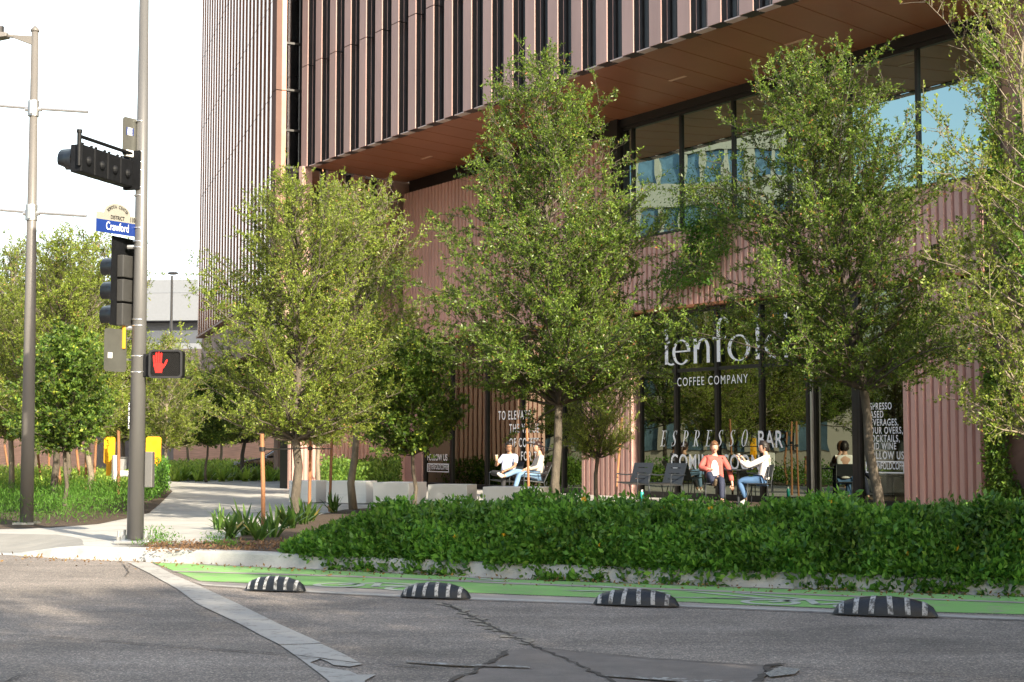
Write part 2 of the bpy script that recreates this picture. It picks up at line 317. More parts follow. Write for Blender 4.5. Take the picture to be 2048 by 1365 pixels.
# kerb line (front foot of the kerb) in the world
KP = [(-520, 1098), (-250, 1103), (0, 1108), (125, 1119), (300, 1124), (600, 1137), (800, 1147), (1000, 1157), (1300, 1168), (1500, 1175), (1800, 1185), (2048, 1193)]
K = [G(x, y) for x, y in KP]
last = K[-1]; K += [last+Vector((1., -.5, 0)), last+Vector((1.9, -1.5, 0)), last+Vector((2.3, -3.2, 0)), last+Vector((2.4, -6, 0)), last+Vector((2.4, -40, 0))]
def resample(P, step):
    out = [P[0]]; 
    for a, b in zip(P[:-1], P[1:]):
        n = max(1, int((b-a).length/step)); out += [a.lerp(b, (i+1)/n) for i in range(n)]
    return out
KR = resample(K, .35)
for _ in range(6): KR = [KR[0]]+[(KR[i-1]+KR[i]*2+KR[i+1])/4 for i in range(1, len(KR)-1)]+[KR[-1]]
def nrm2(i, P=KR):
    d = (P[min(i+1, len(P)-1)]-P[max(i-1, 0)]); d.z = 0; d.normalize(); return Vector((-d.y, d.x, 0))
kb = MB(); vs = []
prof = [(0, -.05), (.0, 0), (.045, .13), (.07, .155), (.22, .158), (.235, .14)]
for i, p in enumerate(KR):
    n = nrm2(i); f = 1.
    if p.x < K[3].x: f = max(.06, 1-(K[3].x-p.x)/1.0)
    w = .008*math.sin(i*1.3)
    for a, z in prof: vs.append(p+n*(a+w)+Vector((0, 0, z*f if z > 0 else z)))
m_ = len(prof); fs = [(i*m_+j, i*m_+j+1, (i+1)*m_+j+1, (i+1)*m_+j) for i in range(len(KR)-1) for j in range(m_-1)]
kb.add(vs, [tuple(reversed(q)) for q in fs]); kerb = kb.build('kerb', kerbm, None, False); kerb['kind'] = 'structure'
# kerb joints
inner = [p+nrm2(i)*.225 for i, p in enumerate(KR)]
plaza_pts = inner+[Vector((60, -20, 0)), Vector((60, 75, 0)), Vector((-14, 75, 0)), Vector((-30, 34, 0))]
# the pavement: low where the kerb ramps down
pave = M('pavement_concrete', (.44, .425, .395), .85, 0, .12, .9, .3, 70)
def pavemat():
    m = pave; t = m.node_tree; b = t.nodes['Principled BSDF']; g = t.nodes.new('ShaderNodeNewGeometry'); br = t.nodes.new('ShaderNodeTexBrick')
    mp = t.nodes.new('ShaderNodeMapping'); mp.inputs['Rotation'].default_value = (0, 0, R(25)); t.links.new(g.outputs['Position'], mp.inputs['Vector']); t.links.new(mp.outputs['Vector'], br.inputs['Vector'])
    br.inputs['Scale'].default_value = 1; br.inputs['Brick Width'].default_value = 1.5; br.inputs['Row Height'].default_value = 1.5; br.inputs['Mortar Size'].default_value = .012
    br.inputs['Color1'].default_value = (1, 1, 1, 1); br.inputs['Color2'].default_value = (.92, .91, .9, 1); br.inputs['Mortar'].default_value = (.45, .43, .4, 1); br.offset = 0
    l = b.inputs['Base Color'].links[0].from_socket; mu = t.nodes.new('ShaderNodeMix'); mu.data_type = 'RGBA'; mu.blend_type = 'MULTIPLY'; mu.inputs['Factor'].default_value = 1
    t.links.new(l, mu.inputs['A']); t.links.new(br.outputs['Color'], mu.inputs['B']); t.links.new(mu.outputs['Result'], b.inputs['Base Color'])
pavemat()
ki = [i for i, p in enumerate(KR) if p.x > K[3].x+.05][0]
rt = []; rb = []
for i in range(ki+1):
    p = KR[i]; f = 1. if p.x >= K[3].x else max(.06, 1-(K[3].x-p.x)/1.0); q = inner[i]; rb.append(Vector((q.x, q.y, .158*f+.002))); dd = 1.5*min(1, (ki-i)/5); t_ = q+nrm2(i)*dd; rt.append(Vector((t_.x, t_.y, .15 if i < ki else .16)))
rq = MB(); rq.add(rb+rt, [(i, i+1, ki+2+i, ki+1+i) for i in range(ki)]); rq.build('kerb_ramp', M('ramp_concrete', (.27, .26, .24), .9, 0, .12, 2., .4, 60))['kind'] = 'structure'
ground_poly('pavement', rt+[q for q in inner[ki+1:]]+plaza_pts[len(inner):]+[G(-700, 1000, .15)], .15, pave)
# beds
def bed(name, pts, z=.156): return ground_poly(name, [G(x, y, .156) if len(q) == 0 else None for (x, y, *q) in pts], z, soil)
bedL = [(-420, 1075), (-100, 1064), (0, 1058), (105, 1055), (197, 1048), (262, 1035), (298, 1026), (318, 1010), (345, 983), (325, 966), (240, 962), (120, 955), (-50, 950), (-420, 960)]
bed('planting_bed', bedL)
ib = [p+nrm2(i)*.24 for i, p in enumerate(KR)]
i0 = min(range(len(ib)), key=lambda i: (ib[i]-G(150, 1101, .15)).length); i1 = min(range(len(ib)), key=lambda i: (ib[i]-Vector((7.2, 9, .15))).length); front = ib[i0:i1]
backpx = [(2300, 985), (2048, 984), (1900, 984), (1700, 987), (1500, 996), (1340, 1003), (1200, 1004), (1050, 1006), (900, 1012), (760, 1016), (690, 1020), (640, 1030), (600, 1044), (540, 1062), (460, 1078), (400, 1088), (300, 1092)]
ground_poly('planting_bed', [Vector(p) for p in front]+[Vector((11.6, 9, 0)), Vector((11.6, 20, 0))]+[G(x, y, .15) for x, y in backpx], .157, soil)
ground_poly('planting_bed', [G(x, y, .15) for x, y in [(330, 964), (420, 961), (500, 959), (574, 957), (574, 945), (480, 944), (330, 946)]], .157, soil)
# bike lane, lines, crosswalk stripe, cracks
green = paintmat('green_paint', (.20, .41, .11), .44, (.27, .30, .18), 4.)
wline = paintmat('worn_white_paint', (.40, .38, .35), .44, (.24, .22, .2), 7.)
gutter = paintmat('pale_gutter_concrete', (.33, .29, .26), .3, (.2, .18, .16), 4.)
darkp = M('crack_dirt', (.075, .063, .054), .95, 0, .4, 20)
patch = M('road_patch', (.195, .168, .15), .85, 0, .2, 3, .5, 110)
def strip(name, px, z, mat): return ground_poly(name, [G(x, y) for x, y in px], z, mat)
strip('bike_lane', [(305, 1126), (600, 1139), (800, 1149), (1000, 1159), (1300, 1170), (1500, 1177), (1800, 1187), (2048, 1195), (2200, 1201), (2200, 1236), (2048, 1230), (1870, 1225), (1500, 1211), (1190, 1196), (830, 1182), (640, 1173), (500, 1167), (400, 1163)], .004, green)
strip('lane_line', [(385, 1164), (640, 1174), (830, 1184), (1190, 1198), (1500, 1213), (1870, 1228), (2200, 1241), (2200, 1249), (1870, 1236), (1360, 1216), (830, 1198), (640, 1188), (410, 1173)], .004, gutter)
strip('lane_line', [(400, 1169.5), (640, 1184), (830, 1193), (1360, 1211.5), (1870, 1231), (2200, 1244), (2200, 1248), (1870, 1235), (1360, 1215), (830, 1197), (640, 1187.5), (405, 1172)], .008, wline)
strip('lane_seam', [(345, 1143), (700, 1153), (1000, 1166), (1500, 1185), (2048, 1206), (2048, 1208.5), (1500, 1188), (1000, 1169), (700, 1156), (345, 1145)], .008, gutter)
strip('crossing_stripe', [(255, 1126), (300, 1126), (345, 1150), (400, 1174), (475, 1209), (560, 1251), (640, 1287), (642, 1289), (560, 1292), (520, 1272), (480, 1250), (395, 1210), (355, 1180), (300, 1149)], .008, wline)
strip('crossing_stripe', [(561, 1293), (642, 1290), (690, 1312), (724, 1331), (700, 1336), (668, 1333), (655, 1326), (640, 1320), (620, 1328), (640, 1336), (700, 1345), (715, 1352), (752, 1352), (730, 1364), (720, 1400), (690, 1400), (655, 1362), (600, 1320)], .008, wline)
random.seed(3)
def crack(px, w, mat=darkp, z=.010, jit=.6):
    P = resample([G(x, y, z) for x, y in px], .09); a = []; b = []
    for i, p in enumerate(P):
        n = nrm2(i, P); q = n*random.uniform(-1, 1)*jit*w; ww = w*random.uniform(.25, 1); a.append(p+q+n*ww/2); b.append(p+q-n*ww/2)
    mb = MB(); k = len(P); mb.add(a+b, [(i, k+i, k+i+1, i+1) for i in range(k-1)]); o = mb.build('road_crack', mat); o['kind'] = 'structure'; return o
crack([(-60, 1264), (150, 1276), (330, 1291), (580, 1309), (720, 1326), (940, 1340)], .022)
crack([(890, 1206), (950, 1236), (1060, 1289), (1150, 1325), (1235, 1368)], .035)
crack([(885, 1375), (930, 1350), (985, 1320), (1020, 1301)], .05)
crack([(1070, 1295), (1150, 1302), (1300, 1316), (1530, 1331)], .022)
crack([(1500, 1375), (1530, 1345), (1560, 1326)], .08)
crack([(1530, 1331), (1800, 1345), (2100, 1356)], .015)
crack([(0, 1368), (40, 1350), (75, 1345)], .02)
crack([(245, 1128), (258, 1143), (250, 1153)], .02)
crack([(890, 1206), (950, 1236), (1060, 1289)], .10, M('crack_grit', (.27, .235, .19), .95, 0, .4, 25), .006, .8)
strip('road_patch', [(960, 1338), (1020, 1303), (1075, 1297), (1150, 1304), (1300, 1318), (1540, 1332), (1500, 1375), (1480, 1400), (900, 1400), (900, 1370)], .004, patch)
strip('road_patch', [(1530, 1350), (1560, 1338), (1600, 1342), (1590, 1352), (1540, 1358)], .012, M('loose_gravel', (.3, .29, .27), .9, 0, .6, 60, 1, 90))
for px in ([(810, 1325), (900, 1331), (960, 1333), (1060, 1338), (1060, 1340), (900, 1335), (815, 1328)], [(1210, 1354), (1400, 1363), (1600, 1372), (1600, 1378), (1380, 1370), (1210, 1357)]):
    strip('worn_line', px, .014, paintmat('faded_paint', (.42, .42, .40), .55, (.16, .135, .12), 12.) if 'faded_paint' not in MATS else MATS['faded_paint'])
for i, (cx, cy) in enumerate([(760, 1172), (1640, 1207)]):                 # bicycle pictogram laid along the lane
    mb = MB(); c = G(cx, cy, .009); al = (G(cx+60, cy+3, .009)-c).normalized(); ac = Vector((-al.y, al.x, 0))
    for k in (-.42, .42):
        n = 20; o_ = [c+al*(k+.27*math.cos(a*2*math.pi/n))+ac*(.24*math.sin(a*2*math.pi/n)-.1) for a in range(n)]; i_ = [c+al*(k+.19*math.cos(a*2*math.pi/n))+ac*(.16*math.sin(a*2*math.pi/n)-.1) for a in range(n)]
        mb.add(o_+i_, [(a, (a+1) % n, (a+1) % n+n, a+n) for a in range(n)])
    for (x0, y0, x1, y1) in ((-.42, -.1, -.2, .3), (-.2, .3, .3, .3), (.42, -.1, .25, .42), (-.2, .3, 0, -.1), (0, -.1, .3, .3), (.15, .42, .35, .42)):
        p, q = c+al*x0+ac*y0, c+al*x1+ac*y1; nn_ = (q-p).normalized(); nn_ = Vector((-nn_.y, nn_.x, 0))*.04; mb.add([p-nn_, q-nn_, q+nn_, p+nn_], [(0, 1, 2, 3)])
    o = mb.build('bicycle_marking', MATS.get('pale_marking') or paintmat('pale_marking', (.42, .44, .38), .42, (.26, .36, .2), 9.)); o['kind'] = 'structure'
for (cx, cy) in [(930, 1158), (1440, 1193), (1240, 1180), (1530, 1195)]:
    mb = MB(); c = G(cx, cy, .0095); al = (G(cx+60, cy+3, .0095)-c).normalized(); ac = Vector((-al.y, al.x, 0))
    for s_ in (-1, 1): mb.add([c+al*.35, c+al*.55, c+al*-.3+ac*s_*.3, c-al*.5+ac*s_*.3], [(0, 1, 2, 3) if s_ < 0 else (3, 2, 1, 0)])
    o = mb.build('arrow_marking', MATS['pale_marking']); o['kind'] = 'structure'
# ================================================================== OFFICE BUILDING
ZS = 9.45; TB = 3.9; HT = 27.
bl = wroot('office_building', tuple(B(30, 0, 0)), 'copper clad office building with vertical fins, overhanging box and glass coffee shop below', 'building')
OFF = bl.location.copy()
def part(mb, name, mat, par=bl, **k): return mb.build(name, mat, par, off=OFF, **k)
sA = 40.55; A0 = B(sA, TB, 0); NR = Vector((CD.y, -CD.x, 0))
def RW(d, o, z): return A0+CD*d+NR*o+Vector((0, 0, z))
def rbox(mb, d0, d1, o0, o1, z0, z1): return mb.hexa([RW(d0, o0, z0), RW(d1, o0, z0), RW(d1, o1, z0), RW(d0, o1, z0), RW(d0, o0, z1), RW(d1, o0, z1), RW(d1, o1, z1), RW(d0, o1, z1)])
def corrugated(name, p, q, z0, z1, pitch=.19, depth=.07, mat=None, zt=None, outn=None):
    d = (q-p); L = d.length; d.normalize(); nn_ = outn; n = int(L/pitch); pitch = L/n; mb = MB(); pts = []
    for i in range(n):
        o = p+d*pitch*i
        pts += [o, o+d*pitch*.56, o+d*pitch*.64-nn_*depth, o+d*pitch*.92-nn_*depth]
    pts.append(p+d*L); k = len(pts)
    mb.add([a+Vector((0, 0, z0)) for a in pts]+[a+Vector((0, 0, z1)) for a in pts], [(i, i+1, i+1+k, i+k) for i in range(k-1)])
    c = nn_*-.2
    mb.hexa([p-nn_*depth*1.4+Vector((0, 0, z0)), q-nn_*depth*1.4+Vector((0, 0, z0)), q+c+Vector((0, 0, z0)), p+c+Vector((0, 0, z0)), p-nn_*depth*1.4+Vector((0, 0, z1)), q-nn_*depth*1.4+Vector((0, 0, z1)), q+c+Vector((0, 0, z1)), p+c+Vector((0, 0, z1))])
    return part(mb, name, mat or corr)
V3 = lambda z: Vector((0, 0, z))
corrugated('corrugated_wall', B(41.0, .4, 0), B(30.75, .4, 0), 4.5, 9.0, outn=N)
sR = sF(1985)+.02; sPL = 29.95; sPR0 = sF(1822)
corrugated('corrugated_wall', B(30.75, .22, 0), B(sR, .22, 0), 4.62, 6.36, outn=N)
corrugated('corrugated_wall', B(32.0, .2, 0), B(sPL, .2, 0), .15, 4.5, outn=N)
corrugated('corrugated_wall', B(sPR0, .2, 0), B(sR, .2, 0), .15, 4.5, outn=N)
mb = MB(); mb.wbox(sPL-.02, sPL, -.3, .2, .15, 4.5); part(mb, 'wall_return', corr)
mb = MB(); mb.wbox(sR-.5, sR-.02, -.6, .0, .15, 26); part(mb, 'dark_pier', M('pier_brown', (.16, .1, .085), .6, .1, .2))
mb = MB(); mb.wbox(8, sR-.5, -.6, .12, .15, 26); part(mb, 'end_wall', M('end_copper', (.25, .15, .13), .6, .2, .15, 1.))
mb = MB(); mb.wbox(30.6, 40.95, .0, .46, 4.44, 4.5); mb.wbox(sR, 30.6, 0, .28, 4.56, 4.62); part(mb, 'copper_trim', M('bright_copper', (.5, .2, .1), .4, .5, .1))
mb = MB(); mb.wbox(30.75, 41.2, .0, .1, 9.0, 9.5); mb.wbox(sR, 30.75, -.1, .1, 9.25, 9.5); mb.wbox(32.05, 41.2, -.35, -.05, 4.3, 4.45); mb.wbox(30.45, 30.75, -.1, .2, 6.36, 9.5); part(mb, 'black_fascia', black)
# soffit panels
mb = MB(); sk = CD.dot(U)/-CD.dot(N)         # shift in s per metre towards the wall
def soffbox(sa, sb, z0, z1, t0=0.05, t1=TB-.3):
    q = []
    for z in (z0, z1):
        for (s_, t_) in ((sa, t1), (sa, t0), (sb, t0), (sb, t1)): q.append(B(s_+(TB-t_)*sk, t_, z))
    mb.hexa(q)
s = sA
while s > 17.9: soffbox(s-.885, s, ZS, ZS+.04); s -= .911
sEnd = s; part(mb, 'soffit', soff)
mb = MB(); soffbox(sEnd, sA, ZS+.05, ZS+.2, -1, TB-.3); part(mb, 'soffit_backing', black)
for px, py in ((853, 316), (1355, 158), (1590, 85)):
    mb = MB(); p = G(px, py, ZS-.006); mb.obox((p.x, p.y, 0), U, N, .28, .045, ZS-.008, ZS+.01)
    part(mb, 'soffit_light', M('light_trim', (.75, .5, .35), .4, 0, .05))
# fins and windows of the box
def fin_mesh(h0, h1, dep=.3, w=.38):
    m = MB()
    for (z0, z1) in ((h0, h1-.012), (h1+.012, HT)):
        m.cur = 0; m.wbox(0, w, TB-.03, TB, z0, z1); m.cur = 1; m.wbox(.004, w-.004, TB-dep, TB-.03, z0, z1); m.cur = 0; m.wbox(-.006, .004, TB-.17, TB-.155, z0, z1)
    return m
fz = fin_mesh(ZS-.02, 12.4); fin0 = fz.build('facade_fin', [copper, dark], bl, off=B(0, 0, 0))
fs0 = sF(608, TB)-.02; fins = []
k = 0; wmesh = None
while fs0-k*.911 > 18.0:
    o = fin0 if k == 0 else fin0.copy()
    if k: link(o); o.parent = bl
    sp = fs0-k*.911; o.location = B(sp, 0, 0)-OFF; k += 1
NF = k
wm = MB(); wm.wbox(0, .53, TB-.31, TB-.26, ZS, ZS+.09); wm.wbox(0, .53, TB-.31, TB-.25, 12.28, 12.44); wm.wbox(0, .04, TB-.31, TB-.27, ZS+.09, 12.28); wm.wbox(0, .04, TB-.31, TB-.27, 12.44, HT); wm.wbox(.49, .53, TB-.31, TB-.27, ZS+.09, HT)
wm.wbox(0, .53, TB-.31, TB-.27, 16.5, 16.6)
wp = MB(); wp.wbox(.041, .489, TB-.305, TB-.295, ZS+.1, 12.27); wp.wbox(.041, .489, TB-.305, TB-.295, 12.45, 16.49)
boxglass = glassmat('box_window_glass', (.12, .15, .16), 1.8, (.75, .87, .95), .08)
w0 = wm.build('window', black, bl, off=B(0, 0, 0)); p0 = wp.build('pane', boxglass, w0, off=B(0, 0, 0))
for j in range(NF):
    sp = fs0-j*.911-.53
    if j == 0: w = w0
    else:
        w = w0.copy(); link(w); w.parent = bl; p_ = p0.copy(); link(p_); p_.parent = w
    w.location = B(sp, 0, 0)-OFF
mb = MB(); mb.wbox(-.5, -.06, TB-.24, TB-.04, ZS-.03, ZS-.005); dt0 = mb.build('drip_tray', M('pale_copper', (.62, .5, .46), .5, 0, .05), bl, off=B(0, 0, 0))
for j in range(NF):
    o = dt0 if j == 0 else dt0.copy()
    if j: link(o); o.parent = bl
    o.location = B(fs0-j*.911, 0, 0)-OFF
mb = MB(); mb.wbox(sEnd, sA, .0, TB-.6, ZS+.25, HT); part(mb, 'inner_core', dark)
# return wall below the box
for a, b in ((-.1, .27), (.88, 1.27), (1.85, 2.3), (2.87, 3.33)):
    mb = MB(); rbox(mb, a, b, -.15, .0, 4.62, ZS-.01); part(mb, 'copper_pier', copper)
mb = MB(); rbox(mb, 3.46, 4.1, -.15, .03, 4.62, ZS-.01); part(mb, 'copper_pier', copper)
for a, b in ((.27, .88), (1.27, 1.85), (2.3, 2.87), (3.33, 3.46)):
    f = MB(); rbox(f, a, b, -.25, -.14, 7.9, 8.05); rbox(f, a, b, -.25, -.14, 4.7, 4.8); rbox(f, b-.06, b, -.25, -.13, 4.8, 7.9); rbox(f, b-.06, b, -.25, -.13, 8.05, ZS-.02)
    w = part(f, 'window', black); g_ = MB(); rbox(g_, a+.003, b-.063, -.22, -.21, 4.81, 7.89); rbox(g_, a+.003, b-.063, -.22, -.21, 8.06, ZS-.03); part(g_, 'pane', boxglass, w)
mb = MB(); rbox(mb, -.1, 4.2, -.9, -.4, .15, ZS-.02); part(mb, 'wall_core', dark)
corrugated('corrugated_wall', RW(-.47, .12, 0), RW(2.4, .12, 0), .15, 4.55, .15, outn=NR)
mb = MB(); rbox(mb, 2.4, 4.0, -.1, .1, .15, 4.6); rbox(mb, -.5, 2.4, -.1, .04, 4.55, 4.63); mb.wbox(40.32, 41.5, -.05, .12, .15, 4.48); part(mb, 'smooth_wall', copper)
# tower
C0 = A(545, 890, 44.6); C0.z = 0; E65 = Vector((math.sin(R(65)), math.cos(R(65)), 0)); EL = Vector((-math.sin(R(17.3)), math.cos(R(17.3)), 0)); NL = Vector((-EL.y, EL.x, 0))
if NL.x > 0: NL = -NL
ZT = 6.0
def tb(m, o, ex, a0, a1, ey, b0, b1, z0, z1): return m.hexa([o+ex*a0+ey*b0+V3(z0), o+ex*a1+ey*b0+V3(z0), o+ex*a1+ey*b1+V3(z0), o+ex*a0+ey*b1+V3(z0), o+ex*a0+ey*b0+V3(z1), o+ex*a1+ey*b0+V3(z1), o+ex*a1+ey*b1+V3(z1), o+ex*a0+ey*b1+V3(z1)])
NQ = Vector((E65.y, -E65.x, 0))
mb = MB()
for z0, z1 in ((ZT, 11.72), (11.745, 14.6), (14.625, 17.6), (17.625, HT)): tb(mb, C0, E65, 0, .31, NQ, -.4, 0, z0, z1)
part(mb, 'corner_panel', M('shaded_copper', (.16, .10, .085), .85, 0, .06, 2, 0, 60, .1))  # copper darkened, the shade is put into the panel's colour
mb = MB(); tb(mb, C0, E65, .31, 1.1, NQ, -.35, -.34, 4.62, HT); part(mb, 'corner_glass', glassmat('corner_glass_pane', (.4, .42, .45), 1.6, (.8, .85, .9), .25))
mb = MB(); z = 6.3; zz = []
while z < HT: zz += [z, z+.65 if len(zz) % 3 else z+1.25]; z += 2.9
for z in (5.6, 7.4, 8.1, 9.5, 10.6, 11.8, 13.2, 14.7, 15.0, 16.6, 18, 19.5, 21): tb(mb, C0, E65, .31, .95, NQ, -.345, -.28, z, z+.06)
tb(mb, C0, E65, .8, 1.1, NQ, -.45, -.3, 4.62, HT); part(mb, 'corner_mullion', black)
finsh = M('tower_fin_copper', (.46, .27, .195), .22, .8, .1, 1.5)
LT = 21.0; PT = .872; nT = int(LT/PT)
fm = MB()
for z0, z1 in ((ZT, 11.72), (11.745, 14.6), (14.625, 17.6), (17.625, HT)):
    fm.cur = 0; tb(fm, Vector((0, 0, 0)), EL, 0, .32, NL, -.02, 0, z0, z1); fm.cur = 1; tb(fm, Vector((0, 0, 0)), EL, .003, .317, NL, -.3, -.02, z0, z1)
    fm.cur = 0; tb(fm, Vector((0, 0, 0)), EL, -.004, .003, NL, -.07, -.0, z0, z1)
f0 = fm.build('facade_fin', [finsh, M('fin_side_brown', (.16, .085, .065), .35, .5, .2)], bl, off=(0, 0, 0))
wq = MB(); tb(wq, Vector((0, 0, 0)), EL, .325, PT-.005, NL, -.33, -.32, ZT, HT)
g0 = wq.build('window', boxglass, bl, off=(0, 0, 0))
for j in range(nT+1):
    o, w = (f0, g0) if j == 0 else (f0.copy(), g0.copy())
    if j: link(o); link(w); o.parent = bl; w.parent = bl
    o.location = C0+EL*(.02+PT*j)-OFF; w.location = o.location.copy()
mb = MB(); tb(mb, C0, EL, .6, LT+.9, NL, -2.0, -.7, 4.4, HT); tb(mb, C0, EL, 4.5, LT+.9, NL, -9, -2., 4.4, HT); part(mb, 'tower_core', dark)
mb = MB(); tb(mb, C0, EL, 0, LT+1, NL, -.9, -.25, 4.4, ZT-.15); tb(mb, C0, EL, 12, 13, NL, -3, -2, .0, 4.4); tb(mb, C0, EL, 0, LT+1, NL, -.7, -.0, ZT-.1, ZT-.02); part(mb, 'podium_wall', M('podium_brown', (.34, .22, .18), .7, 0, .1))
# storefronts
def storefront(s_list, z0, z1, trans, t=0., door=None):
    # s_list: mullion positions far -> near
    fr = MB(); fr.wbox(s_list[-1], s_list[0], t-.06, t+.05, z0, z0+.13); fr.wbox(s_list[-1], s_list[0], t-.06, t+.05, z1-.09, z1)
    for a, b in zip(s_list[:-1], s_list[1:]): fr.wbox(b+.04, a-.04, t-.05, t+.04, trans-.04, trans+.04) if trans else None
    for q in s_list: fr.wbox(q-.04, q+.04, t-.08, t+.07, z0+.13, z1-.09)
    f = part(fr, 'storefront_frame', black)
    for a, b in zip(s_list[:-1], s_list[1:]):
        gl = MB(); zs = [z0+.13, trans-.04, trans+.04, z1-.09] if trans else [z0+.13, z1-.09]
        for j in range(0, len(zs), 2): gl.wbox(b+.041, a-.041, t-.008, t+.004, zs[j]+.001, zs[j+1]-.001)
        part(gl, 'storefront_window', vis_glass)
storefront([sF(x) for x in (852, 905, 975, 1046, 1129, 1173)], .16, 4.3, None)
SR_ = [sF(x) for x in (1283, 1355, 1437, 1526, 1625)]
storefront(SR_, .16, 4.55, 3.13)
storefront([sF(x) for x in (1625, 1717, 1821)], .16, 4.55, None)
mb = MB(); q = sF(1632); mb.wbox(q-.025, q+.025, .08, .13, .3, 3.1); part(mb, 'door_handle', galv)
mb = MB(); q = sF(1625); mb.wbox(q-.12, q+.12, -.07, .065, .17, 4.5); q = sF(1717); mb.wbox(q-.11, q+.11, -.07, .065, .17, 4.5); part(mb, 'door_post', black)
# upper glass
US = [30.42, 30.05, 28.18, 26.32, 24.52, 22.72, 20.88, 19.05]
fr = MB(); fr.wbox(US[-1], US[0], -.06, .05, 6.37, 6.46); fr.wbox(US[-1], US[0], -.06, .06, 9.16, 9.26)
for q in US: fr.wbox(q-.03, q+.03, -.1, .06, 6.46, 9.16)
part(fr, 'upper_window_frame', black)
for a, b in zip(US[:-1], US[1:]): gl = MB(); gl.wbox(b+.031, a-.031, -.006, .006, 6.461, 9.159); part(gl, 'upper_window', sky_glass)
# interior
inw = M('interior_wall', (.20, .145, .09), .8, 0, .12, .8); inf = M('interior_floor', (.28, .24, .2), .5, 0, .1)
mb = MB(); mb.wbox(14, 42, -8, -7.7, .16, 9.4); mb.wbox(14, 42, -7.7, -.12, 4.5, 4.56); mb.wbox(31.2, 31.4, -7.7, -.12, .16, 4.5); mb.wbox(13.8, 14, -8, -.6, .16, 9.4); mb.wbox(14, 42, -2.6, -2.5, 6.0, 9.3); mb.wbox(14, 42, -7.7, -.11, 9.28, 9.4)
part(mb, 'interior_wall', inw)
mb = MB(); mb.wbox(14, 42, -7.7, -.07, .155, .165); mb.wbox(14, 42, -2.5, -.11, 6.2, 6.35); part(mb, 'interior_floor', inf)
mb = MB(); mb.wbox(20.5, 27.5, -3.4, -2.7, .17, 1.1); part(mb, 'serving_counter', M('counter_grey', (.45, .43, .4), .5))
mb = MB(); mb.wbox(20.4, 27.6, -3.5, -2.6, 1.1, 1.16); part(mb, 'counter_top', M('counter_top', (.7, .68, .64), .3))
mb = MB(); mb.wbox(22.5, 26.2, -1.2, -.7, .95, 1.03); part(mb, 'bar_table', M('orange_wood', (.65, .24, .06), .4, 0, .1))
mb = MB()
for q in (22.8, 24.3, 25.9): mb.wbox(q-.03, q+.03, -1., -.9, .17, .95)
for q in (23.2, 24, 24.9, 25.5): mb.wbox(q-.17, q+.17, -1.75, -1.4, .7, .75); mb.wbox(q-.02, q+.02, -1.6, -1.56, .17, .7)
part(mb, 'bar_legs', black)
mb = MB()
for q, h, w in ((21.2, .35, .2), (22.3, .5, .3), (23.4, .4, .25), (24.6, .55, .22), (25.7, .3, .3), (26.6, .5, .15)): mb.wbox(q-w, q+w, -3.3, -2.9, 1.17, 1.17+h)
part(mb, 'coffee_machine', M('machine_steel', (.25, .22, .22), .3, .6, .3))
mb = MB()
for q in (23.1, 25.0): mb.wbox(q-.12, q+.12, -3.2, -2.95, 1.75, 2.0)
part(mb, 'red_shelf_item', M('red_item', (.6, .06, .03), .4))
mb = MB()
for q in (22, 24, 26, 34, 36, 38.5): p = B(q, -2.6, 0); mb.tube([p+V3(4.5), p+V3(3.35)], .008, 5); mb.ball(p+V3(3.25), (.14, .14, .12))
part(mb, 'pendant_lamp', M('lamp_shade', (.7, .6, .45), .5))
mb = MB()
for q in (33.5, 35.4, 37.2): mb.wbox(q-.35, q+.35, -2.6, -1.9, .86, .9); mb.wbox(q-.03, q+.03, -2.28, -2.22, .17, .86)
mb.wbox(33, 38.5, -6.3, -5.7, .17, 1.2); part(mb, 'cafe_tables', M('cafe_wood', (.3, .16, .08), .5))
# ------------------------------------------------------------------ lettering
def frameM(s, z, t=.075): return lambda x, y, d=0.: B(s-x, t+d, z+y)
def text(txt, s, z, size, xs=.8, bold=0., t=.075, name='lettering', sp=1.):
    cu = bpy.data.curves.new(name, 'FONT'); cu.body = txt; cu.size = size; cu.offset = bold; cu.space_character = sp
    o = bpy.data.objects.new('tmp', cu); link(o); me = bpy.data.meshes.new_from_object(o); bpy.data.objects.remove(o)
    me.transform(Matrix.Diagonal((xs, 1, 1, 1))); o = bpy.data.objects.new(name, me); link(o); me.materials.clear(); me.materials.append(letter)
    o.parent = bl; ang = math.atan2(-U.y, -U.x); o.location = B(s, t, z)-OFF; o.rotation_euler = (R(90), 0, ang); return o
class Str:
    def __init__(s, shear=0.): s.m = MB(); s.sh = shear
    def q(s, pts, f): s.m.add([f(x+y*s.sh, y) for x, y in pts], [tuple(range(len(pts)))])
    def bar(s, f, x0, y0, x1, y1): s.q([(x0, y0), (x1, y0), (x1, y1), (x0, y1)], f)
    def ring(s, f, cx, cy, rx, ry, wx, wy, a0=0, a1=360, n=40):
        for i in range(n):
            a, b = R(a0+(a1-a0)*i/n), R(a0+(a1-a0)*(i+1)/n)
            s.q([(cx+rx*math.cos(a), cy+ry*math.sin(a)), (cx+rx*math.cos(b), cy+ry*math.sin(b)), (cx+(rx-wx)*math.cos(b), cy+(ry-wy)*math.sin(b)), (cx+(rx-wx)*math.cos(a), cy+(ry-wy)*math.sin(a))], f)
    def path(s, f, pts):
        for (x0, y0, w0), (x1, y1, w1) in zip(pts[:-1], pts[1:]):
            dx, dy = x1-x0, y1-y0; l = math.hypot(dx, dy) or 1; nx, ny = -dy/l, dx/l
            s.q([(x0-nx*w0, y0-ny*w0), (x1-nx*w1, y1-ny*w1), (x1+nx*w1, y1+ny*w1), (x0+nx*w0, y0+ny*w0)], f)
